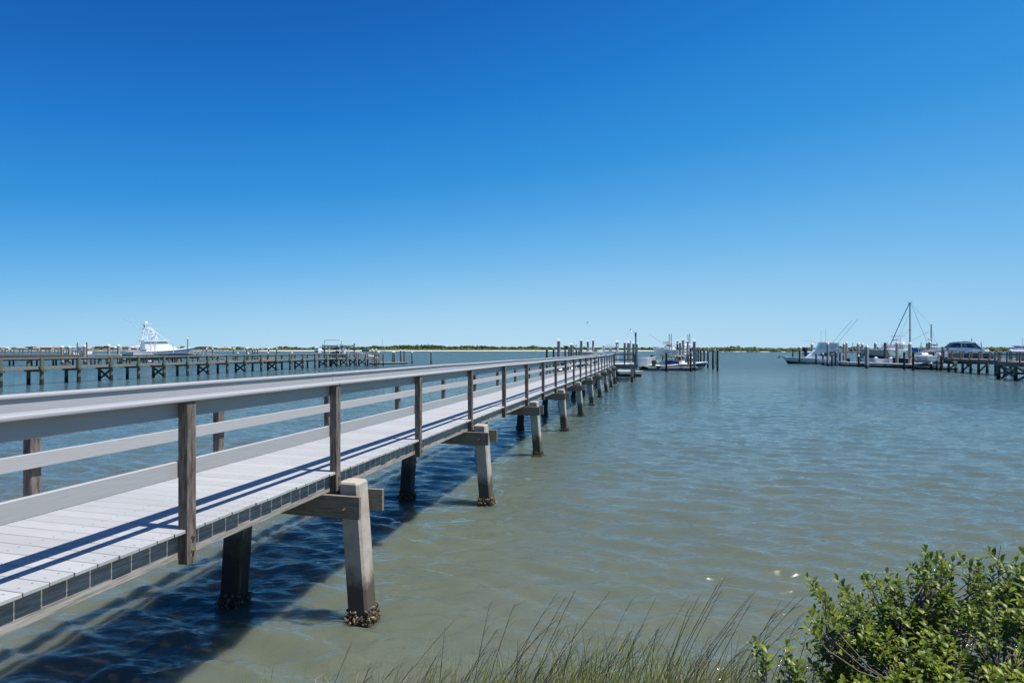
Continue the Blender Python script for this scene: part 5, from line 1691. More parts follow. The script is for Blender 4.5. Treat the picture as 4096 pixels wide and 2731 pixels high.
# seafoam boat with tower behind the piling
b = Boat('sport_fishing_boat', 'seafoam green fishing boat with a half tower and outriggers, on the next lift', 'boat', wpt(3668, 1420, 107), wpt(3545, 1410, 104), GB)
zs_, zb_ = b.lp(3640, 1402, 0)[1], b.lp(3552, 1396, 0)[1]
b.hull(2.8, zs_, zb_, draft=0.8, wl=zs_ - 1.15, rake=0.22, side='seafoam', bottom='offwhite', flare=0.64)
b.part('console', M['white'], lambda mb: mb.prism(b.prof([(3598, 1398), (3604, 1390), (3610, 1379), (3632, 1379), (3634, 1401)], 0), -0.8, 0.8, top=(zs_, zs_ + 1.1, 0.8)))
b.part('windscreen', M['vinyl'], lambda mb: mb.prism(b.prof([(3605, 1390), (3610, 1380), (3630, 1380), (3630, 1390)], 0), -0.83, 0.83, top=(zs_, zs_ + 1.1, 0.82)))
b.part('hardtop', M['white'], lambda mb: mb.prism(b.prof([(3596, 1377), (3604, 1375), (3660, 1377), (3661, 1379), (3600, 1379)], 0), -1.1, 1.1))
c_ = b.lp(3611, 1372, 0)
b.part('radome', M['white'], lambda mb: mb.ball((c_[0], 0, c_[1]), 0.36, 0.36, 0.20, 12, 6))
b.part('tower_top', M['offwhite'], lambda mb: mb.prism(b.prof([(3580, 1343.5), (3596, 1342.5), (3608, 1343.5), (3607, 1345), (3582, 1346)], 0), -0.8, 0.8))
b.part('tower_platform', M['white'], lambda mb: mb.prism(b.prof([(3576, 1361), (3590, 1357), (3608, 1358), (3608, 1361), (3596, 1363)], 0), -0.7, 0.7))
b.part('tower_frame', M['alu'], lambda mb: [b.line(mb, q, 0.03, s_ * 0.9, s_ * 0.6) for s_ in (-1, 1) for q in ([(3570, 1377), (3586, 1345)], [(3600, 1377), (3604, 1345)], [(3577, 1362), (3606, 1362)], [(3600, 1375), (3585, 1362)])])
for pp, y0 in ((((3583, 1361), (3610, 1330), (3635, 1308)), 0.8), (((3592, 1365), (3620, 1335), (3655, 1301)), -0.8), (((3622, 1373), (3660, 1352), (3711, 1327)), 0.9), (((3630, 1375), (3670, 1351), (3718, 1326.5)), -0.9)):
    b.part('outrigger', M['mast'], lambda mb: b.line(mb, pp, 0.032, y0))
b.part('antenna', M['cap'], lambda mb: [b.line(mb, [(px, 1378), (px + 1, 1370)], 0.025, 0.3) for px in (3656, 3661)])

# navy ketch at the floating dock
b = Boat('sailing_boat', 'navy ketch with two masts and a furled dark blue headsail', 'boat', wpt(3735, 1455, 101), wpt(3547, 1455, 103.5), GB)
L = b.L
b.hull(3.2, 1.45, 1.75, draft=0.8, wl=0.1, rake=0.12, side='navy', mid=-0.12, flare=0.78)
b.part('cabin', M['white'], lambda mb: mb.prism([(L * 0.30, 1.35), (L * 0.68, 1.35), (L * 0.64, 1.95), (L * 0.32, 2.05)], -0.95, 0.95, top=(1.3, 2.0, 0.85)))
mt = b.lp(3640, 1212, 0)
mast_ = b.part('main_mast', M['mast'], lambda mb: mb.tube([(mt[0], 0, 1.5), (mt[0], 0, mt[1])], 0.13, 10, r1=0.10))
b.part('mast_head', M['darksteel'], lambda mb: (mb.box(mt[0] - 0.25, mt[0] + 0.28, -0.06, 0.06, mt[1] + 0.003, mt[1] + 0.09), mb.tube([(mt[0] + 0.2, 0, mt[1]), (mt[0] + 0.28, 0, mt[1] + 0.25), (mt[0] + 0.45, 0, mt[1] + 0.22)], 0.02, 5), mb.tube([(mt[0] - 0.2, 0, mt[1]), (mt[0] - 0.35, 0, mt[1] + 0.3)], 0.015, 5))).parent = mast_
sp_ = b.lp(3640, 1320, 0)
b.part('spreader', M['mast'], lambda mb: mb.tube([(sp_[0], -0.9, sp_[1]), (sp_[0], 0.9, sp_[1])], 0.035, 6)).parent = mast_
mz = b.lp(3724.5, 1300, 0)
miz_ = b.part('mizzen_mast', M['mast'], lambda mb: mb.tube([(mz[0], 0, 1.4), (mz[0], 0, mz[1])], 0.11, 10, r1=0.09))
b.part('mast_head', M['darksteel'], lambda mb: mb.box(mz[0] - 0.18, mz[0] + 0.18, -0.05, 0.05, mz[1] + 0.003, mz[1] + 0.08)).parent = miz_
rd = b.lp(3717, 1356.5, 0)
b.part('radome', M['white'], lambda mb: mb.ball((rd[0], 0, rd[1]), 0.30, 0.30, 0.16, 12, 6)).parent = miz_
b.part('spreader', M['mast'], lambda mb: b.line(mb, [(3724, 1362.5), (3733, 1362.5)], 0.03, 0)).parent = miz_
b.part('furled_headsail', M['bluecover'], lambda mb: b.line(mb, [(3637, 1214), (3600, 1292), (3562, 1378)], 0.065, 0))
b.part('forestay', M['darksteel'], lambda mb: b.line(mb, [(3562, 1378), (3547.5, 1407)], 0.03, 0))
b.part('rigging', M['rope'], lambda mb: [b.line(mb, q, 0.012, y0, y1, 4) for q, y0, y1 in (([(3644, 1214), (3723, 1300)], 0, 0), ([(3645, 1216), (3708, 1370)], 0, 0.9), ([(3645, 1216), (3710, 1370)], 0, -0.9),
       ([(3640, 1214), (3640, 1320), (3641, 1425)], 0, 0.95), ([(3640, 1216), (3642, 1320), (3643, 1425)], 0, -0.95), ([(3638, 1255), (3597, 1345)], 0, 0), ([(3725, 1302), (3742, 1370)], 0, 0), ([(3724, 1305), (3738, 1400)], 0, 0.6))])
b.part('boom_cover', M['blue'], lambda mb: mb.prism(b.prof([(3641, 1405), (3641, 1389), (3660, 1393), (3700, 1400), (3700, 1405), (3670, 1409)], 0), -0.5, 0.5))
b.part('pulpit', M['alu'], lambda mb: [b.line(mb, [(3552, 1425), (3553, 1416), (3580, 1419), (3582, 1427)], 0.025, s_ * 0.2, s_ * 0.8) for s_ in (-1, 1)])

# grey fishing boat with covered outboard, on a low lift
b = Boat('bay_boat', 'grey fishing boat with a cloth-covered outboard on the low lift', 'boat', wpt(3735, 1445, 84), wpt(3654, 1440, 88), GB)
zs_, zb_ = b.lp(3725, 1425.5, 0)[1], b.lp(3663, 1422, 0)[1]
b.hull(2.3, zs_, zb_, draft=0.35, wl=zs_ - 0.50, rake=0.12, side='palegreen', bottom='offwhite', deck='white')
b.part('console', M['white'], lambda mb: mb.prism(b.prof([(3674, 1424), (3676, 1409), (3700, 1410), (3703, 1424)], 0), -0.5, 0.5))
b.part('windscreen', M['glass'], lambda mb: mb.prism(b.prof([(3679, 1416.5), (3681, 1413.5), (3698, 1414), (3698, 1416.5)], 0), -0.52, 0.52))
b.part('seat', M['white'], lambda mb: mb.prism(b.prof([(3665, 1421), (3666, 1417), (3712, 1418), (3712, 1421)], 0), -0.7, 0.7))
outboard(b, 0.35, -0.9, zs_ - 0.55, 1.2, 'offwhite', label='outboard motor under a pale cloth cover')

# skiff lying tilted on the dock
b = Boat('skiff', 'dark skiff lying on the floating dock under the grey fishing boat', 'boat', wpt(3716, 1455, 87), wpt(3660, 1462, 84), GB)
b.hull(1.5, 1.20, 0.95, draft=0.12, wl=0.72, side='black', bottom='brown_pile', deck='offwhite')
b = Boat('motor_boat', 'bright turquoise-covered boat behind the piles of the right dock', 'boat', wpt(3760, 1460, 104), wpt(3712, 1460, 104), GB)
b.hull(2.0, 0.9, 1.1, draft=0.3, wl=0.0, side='turq', deck='turq')

# big express cruiser
b = Boat('express_cruiser', 'large cruiser with a white hardtop, dark glass cabin and dark teal hull on the right', 'boat', wpt(3975, 1430, 83), wpt(3690, 1430, 89), GB)
L = b.L
zs_, zb_ = b.lp(3945, 1407, 0)[1], b.lp(3705, 1402, 0)[1]
b.hull(3.6, zs_ - 0.15, zb_, draft=0.5, wl=zs_ - 1.35, rake=0.16, side='teal', bottom='antifoul', deck='white', flare=0.7)
b.part('topsides', M['white'], lambda mb: mb.prism(b.prof([(3705, 1402.5), (3735, 1396), (3780, 1390), (3802, 1389.5), (3890, 1391), (3920, 1396), (3941, 1400.5), (3952, 1405.5), (3900, 1404.5), (3805, 1401.5), (3735, 1402.5)], 0), -1.72, 1.72, top=(zs_, zs_ + 1.2, 0.80)))
b.part('cabin_glass', M['glass'], lambda mb: mb.prism(b.prof([(3780, 1388), (3806, 1372), (3835, 1370.5), (3905, 1371.5), (3913, 1380), (3930, 1393), (3940, 1399), (3908, 1396), (3890, 1391), (3862, 1391.5), (3802, 1389.3)], 0), -1.45, 1.45, top=(zs_ + 0.4, zs_ + 1.9, 0.84)))
for q in ([(3788, 1386), (3807, 1374.5), (3822, 1373), (3803, 1386.5)], [(3857, 1374.5), (3864, 1374.5), (3873, 1384), (3875, 1390), (3858, 1390), (3861, 1382)], [(3827, 1388), (3830, 1381), (3839, 1388)], [(3884, 1374.5), (3902, 1374), (3919, 1393), (3907, 1393.5)]):
    b.part('window', M['tint'], lambda mb: mb.prism(b.prof(q, 0), -1.48, 1.48, top=(zs_ + 0.4, zs_ + 1.9, 0.845)))
b.part('hardtop', M['white'], lambda mb: mb.prism(b.prof([(3800, 1372), (3812, 1368), (3840, 1366), (3870, 1366.5), (3906, 1369), (3908, 1372.5), (3870, 1374), (3836, 1371)], 0), -1.4, 1.4))
b.part('sunroof', M['black'], lambda mb: mb.prism(b.prof([(3848, 1365.6), (3862, 1364.3), (3876, 1365.2), (3880, 1366.2)], 0), -0.8, 0.8))
b.part('flag', M['red'], lambda mb: mb.prism(b.prof([(3886, 1357), (3892.5, 1359), (3885, 1362.5)], 0), -0.015, 0.015))
b.part('flag_staff', M['darksteel'], lambda mb: b.line(mb, [(3883.5, 1367), (3887, 1350.5)], 0.02, 0))
b.part('antenna_dome', M['cap'], lambda mb: mb.prism(b.prof([(3885, 1363.5), (3890, 1361), (3897, 1362.5), (3893, 1364), (3892, 1366.5), (3889, 1366.5)], 0), -0.3, 0.3))
for px, t_, Y in ((3844.5, 1367.5, 80), (3924, 1368.5, 80), (3791, 1373, 92), (3798, 1370, 92)):
    p = at(px, t_, Y)
    mb = MB(); mb.tube([(p.x + 0.25, p.y, 1.2), tuple(p)], 0.06, 6)
    o_ = empty('guide_pole', (p.x, p.y, 0), 0, {3844.5: 'pale lift guide pole against the middle of the glass-roofed cruiser', 3924: 'leaning pale lift guide pole at the stern of the glass-roofed cruiser',
                                                 3791: 'short lift guide pole behind the windscreen of the cruiser, left one', 3798: 'short lift guide pole behind the windscreen of the cruiser, right one'}[px], 'pole', 'lift guide poles')
    mb.build('pole', M['alu'], o_, world=True)

# boat leaving the frame at the right edge
b = Boat('motor_yacht', 'white boat with a raised bridge cut off by the right edge behind the dock', 'boat', wpt(4180, 1430, 104), wpt(4052, 1430, 100), GB)
zs_ = b.lp(4090, 1408, 0)[1]
b.hull(3.4, zs_ - 0.1, zs_ + 0.1, draft=0.5, wl=zs_ - 1.2, side='white', bottom='offwhite')
b.part('cabin', M['white'], lambda mb: mb.prism(b.prof([(4076, 1409), (4084, 1388), (4150, 1388), (4150, 1409)], 0), -1.3, 1.3))
b.part('hardtop', M['white'], lambda mb: mb.prism(b.prof([(4084, 1381.5), (4160, 1381), (4160, 1384.5), (4085, 1384.5)], 0), -1.4, 1.4))
b.part('window', M['glass'], lambda mb: mb.prism(b.prof([(4087, 1387.8), (4088, 1384.6), (4150, 1384.6), (4150, 1387.8)], 0), -1.2, 1.2))
b.part('antenna', M['mast'], lambda mb: b.line(mb, [(4090, 1381), (4089, 1350)], 0.025, 0))

# gull in flight
gl_ = empty('seagull', at(2347, 1293, 118), R(25), 'grey-white seagull flying with raised wings above the pier end', 'bird')
mb = MB()
mb.loft([[(x, r_ * math.cos(6.2832 * j / 8), r_ * 0.9 * math.sin(6.2832 * j / 8) + z) for j in range(8)] for x, r_, z in ((-0.24, 0.012, 0.0), (-0.12, 0.055, 0.0), (0.02, 0.075, -0.01), (0.13, 0.05, 0.02), (0.19, 0.045, 0.05), (0.24, 0.03, 0.05), (0.29, 0.006, 0.04))], True, True)
mb.build('body', M['cap'], gl_)
for sg in (-1, 1):
    mb = MB()
    k = 0.5 if sg > 0 else 1.0
    st = [(0.0, 0.0, 0.03, 0.11), (0.16, 0.13, 0.14, 0.10), (0.26, 0.34, 0.12, 0.075), (0.30, 0.50, 0.06, 0.01)]
    up, lo = [], []
    rg = []
    for y, z, x, c in st:
        rg.append([(x - c, sg * y, z * k), (x, sg * y, z * k + 0.012), (x + c * 0.6, sg * y, z * k), (x, sg * y, z * k - 0.008)])
    mb.loft(rg, True, True, 0, True)
    mb.build('wing', M['steel'], gl_)
mb = MB(); mb.prism([(-0.23, -0.01), (-0.23, 0.01), (-0.36, 0.006), (-0.36, -0.006)], -0.06, 0.06); mb.build('tail', M['cap'], gl_)
# ------------------------------------------------------------------ far shores
WLX = [-2500, -800, 0, 800, 1050, 2300, 2560, 2680, 2790, 3000, 3600, 4100, 6500]
WLY = [1200, 1300, 1330, 1338, 1338, 1336, 1290, 1080, 900, 830, 800, 790, 700]


def shore_y(px):
    return float(np.interp(px, WLX, WLY))


def sand_w(px):                                      # width of the sandy strip
    return float(np.interp(px, [0, 780, 1050, 1150, 2560, 2680, 2760], [9, 12, 30, 34, 34, 16, 4]))


def island():
    mb = MB()
    cols = list(range(-2500, 6500, 25))
    rows = [(-14, -0.5), (0, 0.05), (0.25, 0.9), (0.6, 1.9), (1.0, 2.6), (1.6, 3.2), (8, 3.4), (40, 3.4)]
    vs = []
    for px in cols:
        w_ = sand_w(px)
        y0 = shore_y(px) + 5 * mnoise.noise((px * 0.02, 0.3, 0))
        for k, (f_, z) in enumerate(rows):
            Y = y0 + (f_ if f_ < 0 else f_ * max(w_, 12) if k > 5 else f_ * w_)
            zz_ = z + (0.5 * mnoise.noise((px * 0.05, k * 1.7, 1.0)) if 2 < k < 7 else 0)
            if px > 2700:
                zz_ = min(zz_, 0.6) if k > 1 else zz_
            vs.append(((px - CX) / F * Y, Y, zz_))
    n = len(rows)
    fs = [(i * n + j, (i + 1) * n + j, (i + 1) * n + j + 1, i * n + j + 1) for i in range(len(cols) - 1) for j in range(n - 1)]
    mb.add(vs, fs, 0, True)
    m, nt, b = nodes_of('white_beach_and_dune')
    N, L = nt.nodes.new, nt.links.new
    ge = N('ShaderNodeNewGeometry')
    sp = N('ShaderNodeSeparateXYZ')
    L(ge.outputs['Position'], sp.inputs['Vector'])
    nz = N('ShaderNodeTexNoise')
    nz.inputs['Scale'].default_value = 0.09
    nz.inputs['Detail'].default_value = 5
    L(ge.outputs['Position'], nz.inputs['Vector'])
    ad = N('ShaderNodeMath')
    ad.operation = 'MULTIPLY_ADD'
    ad.inputs[1].default_value = 1.9
    L(nz.outputs['Fac'], ad.inputs[0])
    L(sp.outputs['Z'], ad.inputs[2])
    mr = N('ShaderNodeMapRange')
    mr.inputs['From Min'].default_value = 2.5
    mr.inputs['From Max'].default_value = 3.0
    L(ad.outputs[0], mr.inputs['Value'])
    mx = N('ShaderNodeMix')
    mx.data_type = 'RGBA'
    mx.inputs['A'].default_value = (0.60, 0.56, 0.47, 1)
    mx.inputs['B'].default_value = (0.13, 0.14, 0.06, 1)
    L(mr.outputs['Result'], mx.inputs['Factor'])
    L(mx.outputs['Result'], b.inputs['Base Color'])
    b.inputs['Roughness'].default_value = 0.9
    o = mb.build('beach', m)
    o['kind'] = 'structure'


island()

rs = random.Random(77)
ICO_V, ICO_F = None, None


def ico():
    global ICO_V, ICO_F
    if ICO_V is None:
        import bmesh
        bm = bmesh.new()
        bmesh.ops.create_icosphere(bm, subdivisions=2, radius=1.0)
        ICO_V = [v.co.copy() for v in bm.verts]
        ICO_F = [tuple(v.index for v in f.verts) for f in bm.faces]
        bm.free()
    return ICO_V, ICO_F


def clump(mb, c, rx, ry, rz, rough=0.35, seed=0.0):
    V_, F_ = ico()
    vs = []
    for v in V_:
        q = 1 + rough * mnoise.noise((v.x * 1.7 + seed, v.y * 1.7 - seed, v.z * 1.7 + seed * 0.37)) + rs.uniform(-0.10, 0.10)
        vs.append((c[0] + v.x * rx * q, c[1] + v.y * ry * q, c[2] + max(v.z, -0.55) * rz * q))
    mb.add(vs, F_, 0, False)


M['wood_dark'] = mat('dark_coastal_foliage', (0.022, 0.045, 0.018), 0.9, c2=(0.055, 0.085, 0.030), scale=0.45, island=0.42, spec=0.15)
M['wood_olive'] = mat('olive_mangrove_foliage', (0.050, 0.078, 0.026), 0.9, c2=(0.105, 0.120, 0.045), scale=0.5, island=0.35, spec=0.15)
M['scrub'] = mat('dune_scrub_foliage', (0.085, 0.105, 0.040), 0.9, c2=(0.19, 0.165, 0.085), scale=0.4, island=0.4, spec=0.15)
M['bare'] = mat('bare_grey_brush', (0.20, 0.17, 0.15), 0.9, c2=(0.12, 0.10, 0.085), scale=0.6, island=0.3, spec=0.1)
M['trunk'] = mat('grey_tree_trunk', (0.09, 0.075, 0.06), 0.9, c2=(0.15, 0.13, 0.11), scale=3)

TPX = [1030, 1060, 1100, 1120, 1145, 1200, 1260, 1330, 1480, 1570, 1625, 1708, 1730, 1745, 1766, 1800, 1869, 1900, 1940, 1990, 2048, 2100, 2135, 2170, 2230, 2420, 2560, 2640, 2700, 2786, 2860, 2914, 2935, 2977, 3030, 3066, 3110, 3250, 3360, 3400, 3430, 3470, 3600, 3760, 3950, 4000, 4100, 4500]
TPY = [1395, 1393, 1389, 1386, 1386.5, 1390, 1389, 1388, 1385.5, 1383, 1381, 1379, 1380, 1381, 1383, 1386, 1382.5, 1383, 1384, 1386, 1387, 1386, 1382.5, 1388, 1388.5, 1390, 1390, 1390, 1390.5, 1390, 1388.5, 1388, 1386, 1388.5, 1388.5, 1391, 1391, 1390, 1388, 1387.5, 1387, 1391, 1390, 1389, 1388, 1387.5, 1388, 1388]
TLIM = lambda px: float(np.interp(px, TPX, TPY))


def woods(name, mt, p0, p1, step, back, rlo, rhi, zf, seed, label_kind='stuff'):
    mb = MB()
    px = p0
    while px < p1:
        Y = shore_y(px) + sand_w(px) * 1.1 + back + rs.uniform(0, 28)
        top = H - (TLIM(px) + rs.uniform(-1.2, 2.6) - HOR) / F * Y
        base = 2.4 if px < 2680 else 0.3
        ztop = base + (top - base) * zf * rs.uniform(0.75, 1.05)
        r = rs.uniform(rlo, rhi)
        c = ((px - CX) / F * Y, Y, (ztop + base) / 2)
        clump(mb, c, r * 1.25, r, max(0.8, (ztop - base) / 2 * 1.05), 0.5, px * 0.13)
        px += rs.uniform(0.5, 1.5) * step
    o = mb.build(name, M[mt])
    o['kind'] = 'stuff'
    return o


woods('coastal_woods', 'wood_dark', 1100, 2720, 2.1, 12, 2.2, 4.6, 1.0, 1)
woods('coastal_woods', 'wood_olive', 1060, 2720, 2.8, 6, 1.8, 3.6, 0.66, 2)
woods('dune_scrub', 'scrub', 1040, 2720, 3.2, -12, 1.2, 2.8, 0.30, 3)
woods('bare_brush', 'bare', 1500, 2200, 26, 4, 1.6, 3.0, 0.62, 4)
woods('mangroves', 'wood_olive', 2640, 4700, 2.0, -13, 1.5, 3.0, 0.74, 5)
woods('mangroves', 'wood_olive', 2640, 4700, 2.6, 8, 1.8, 3.2, 0.92, 6)
woods('coastal_woods', 'wood_dark', 2680, 4700, 3.6, 40, 2.0, 3.6, 1.0, 7)


def low_green(p0, p1, step, mt, name, top0, top1, back):
    mb = MB()
    px = p0
    while px < p1:
        Y = shore_y(px) + back + rs.uniform(-6, 20)
        top = H - (rs.uniform(top0, top1) - HOR) / F * Y
        r = rs.uniform(2.0, 4.5)
        clump(mb, ((px - CX) / F * Y, Y, (top + 1.5) / 2), r * 1.4, r, max(0.8, (top - 1.5) / 2), 0.5, px * 0.3)
        px += rs.uniform(0.4, 1.6) * step
    mb.build(name, M[mt])['kind'] = 'stuff'


low_green(-300, 1060, 6.5, 'wood_olive', 'shore_greenery', 1395, 1400, 22)
low_green(-300, 1060, 6.0, 'wood_dark', 'shore_greenery', 1389, 1394, 110)
low_green(780, 1060, 3.2, 'wood_olive', 'shore_greenery', 1393, 1398, 20)
low_green(380, 432, 3.0, 'wood_dark', 'shore_greenery', 1384, 1391, 60)

# stones along the left shore
mb = MB()
px = -200
while px < 1010:
    Y = shore_y(px) - rs.uniform(0, 3)
    r = rs.uniform(0.6, 1.5)
    clump(mb, ((px - CX) / F * Y, Y, 0.3), r * 1.6, r, r, 0.5, px)
    px += rs.uniform(1.5, 5)
mb.build('shore_rocks', mat('pale_shore_rock', (0.42, 0.39, 0.34), 0.9, c2=(0.26, 0.24, 0.21), scale=0.8, island=0.3))['kind'] = 'stuff'


# trees that stand out of the skyline
def far_tree(px, py_top, Y, h, w_, label, kind='round', mt='wood_dark', cat='tree'):
    top = at(px, py_top, Y)
    base = top.z - h
    o = empty('pine_tree' if kind == 'umbrella' else ('palm_tree' if kind == 'palm' else 'broadleaf_tree'), (top.x, Y, base), 0, label, cat, 'trees standing out of the far skyline')
    th = h * (0.80 if kind != 'round' else 0.55)
    mb = MB()
    mb.tube([(0, 0, -1), (0.03 * h * rs.uniform(-1, 1), 0, th * 0.5), (0, 0, th)], h * 0.022, 6, r1=h * 0.012)
    if kind == 'umbrella':
        for k in range(4):
            a = 6.28 * k / 4 + 0.4
            mb.tube([(0, 0, th * 0.86), (w_ * 0.35 * math.cos(a), w_ * 0.3 * math.sin(a), h * 0.90)], h * 0.010, 5)
    mb.build('trunk', M['trunk'], o)
    mb = MB()
    n = {'round': 16, 'umbrella': 12, 'palm': 9}[kind]
    for k in range(n):
        a = rs.uniform(0, 6.28)
        if kind == 'round':
            q = rs.uniform(0, 0.75)
            z = h * rs.uniform(0.42, 0.86)
            clump(mb, (w_ / 2 * q * math.cos(a), w_ / 2 * q * math.sin(a), z), w_ * 0.2, w_ * 0.2, h * 0.13, 0.6, k * 3.3 + px)
        elif kind == 'umbrella':
            q = rs.uniform(0.1, 0.9)
            clump(mb, (w_ / 2 * q * math.cos(a), w_ / 2 * q * math.sin(a), h * rs.uniform(0.84, 0.96)), w_ * 0.17, w_ * 0.17, h * 0.05, 0.6, k * 3.3 + px)
        else:
            c, s = math.cos(6.28 * k / n), math.sin(6.28 * k / n)
            d = Vector((c, s, 0))
            sd = Vector((-s, c, 0)) * w_ * 0.07
            p = [Vector((0, 0, th)), d * w_ * 0.25 + Vector((0, 0, th + h * 0.10)), d * w_ * 0.5 + Vector((0, 0, th - h * 0.06))]
            mb.loft([[q_ - sd * f_, q_ + Vector((0, 0, 0.12)), q_ + sd * f_, q_ - Vector((0, 0, 0.1))] for q_, f_ in zip(p, (0.5, 1, 0.1))], True, True)
    mb.build('crown', M[mt], o)


for t in ((2265, 1381.5, 1385, 12, 14, 'dark wide-crowned tree on the island, left of the short concrete piling', 'round'),
          (2293, 1380, 1385, 12, 5, 'narrow dark pine on the island, just right of the short concrete piling', 'round'),
          (2305, 1380.5, 1385, 12, 7, 'lone thin umbrella pine with sky under its crown, left of the concrete trio', 'umbrella'),
          (2337, 1386, 1385, 9, 9, 'bushy dark tree on the island between the first two pilings of the concrete trio', 'round'),
          (1120, 1384.5, 1400, 11, 13, 'dark round tree at the left end of the island woods', 'round'),
          (1140, 1386, 1395, 10, 12, 'second dark round tree at the left end of the island woods', 'round'),
          (1182, 1386, 1390, 10, 10, 'dark round tree on the dunes left of the anchored cabin cruiser', 'round'),
          (1255, 1385.5, 1395, 10, 9, 'dark tree showing right above the anchored cabin cruiser', 'round'),
          (1497, 1380.5, 1405, 13, 14, 'big dark tree crown behind the two capped pilings at the left dock end', 'round'),
          (1730, 1376, 1405, 15, 9, 'tallest bushy tree of the island skyline above open water', 'round'),
          (1764, 1380.5, 1400, 12, 9, 'dark bushy tree just right of the tallest island tree', 'round'),
          (1869, 1381, 1400, 12, 11, 'dark bushy island tree, left of the greyish bare trees', 'round'),
          (1940, 1382, 1400, 11, 7, 'slim dark island tree over the middle of the long pier rail', 'round'),
          (1965, 1383, 1400, 10, 8, 'small dark island tree right of the slim one', 'round'),
          (2135, 1381, 1395, 12, 12, 'broad dark island tree left of the first green piling', 'round'),
          (2051, 1383.5, 1400, 10, 6, 'small round-topped palm rising from the island woods', 'palm'),
          (2932, 1383.5, 880, 8, 9, 'dark tree crown above the mangroves right of the pier, left of the umbrella tree', 'round'),
          (2953, 1382.5, 880, 8, 5, 'small umbrella-shaped tree above the mangroves in the open gap', 'umbrella'),
          (3365, 1382.5, 880, 8, 11, 'dark clump of trees behind the stern of the curtained sport boat', 'round'),
          (3428, 1381, 880, 9, 8, 'dark tree behind the pilings left of the pale green boat', 'round'),
          (3683, 1384, 870, 6, 3, 'small dark umbrella tree behind the blue boom cover', 'umbrella'),
          (3738, 1377, 865, 10, 11, 'umbrella-shaped dark tree between the mizzen mast and the cruiser', 'umbrella'),
          (126, 1383, 1400, 12, 5, 'palm above the flat-roofed blue-grey house, left of two', 'palm'),
          (138, 1383, 1400, 12, 5, 'palm above the flat-roofed blue-grey house, right of two', 'palm'),
          (213, 1384.5, 1400, 11, 7, 'dark tree behind the long salmon-roofed house', 'round'),
          (265, 1386.5, 1400, 9, 8, 'dark tree between the two leftmost capped pilings', 'round'),
          (402, 1383, 1400, 11, 12, 'dark rounded tree on top of the green mound between the house rows', 'round'),
          (423, 1382.5, 1400, 12, 14, 'broad dark tree on the right of the green mound left of the salmon-roofed villa', 'round'),
          (528, 1382, 1400, 12, 5, 'palm over the pale roofs left of the big sport boat', 'palm'),
          (558, 1388, 1375, 8, 8, 'dark tree beside the white houses behind the sport boat tower', 'round'),
          (727, 1384, 1390, 10, 12, 'dark tree showing over the foredeck of the big sport boat', 'round'),
          (855, 1384, 1400, 11, 4, 'palm above the pale grey house over the left gangway', 'palm'),
          (900, 1384.5, 1400, 11, 6, 'pair-topped palm behind the grey slanted roof over the gangway foot', 'palm'),
          (952, 1389, 1385, 8, 12, 'dark round tree in front of the pale blue house', 'round')):
    far_tree(*t)

# houses on the left shore
HC = {}


def hm(c, rough=0.7):
    k = tuple(round(x, 2) for x in c)
    if k not in HC:
        HC[k] = mat('house_paint', c, rough, c2=tuple(x * 0.85 for x in c), scale=0.5)
    return HC[k]


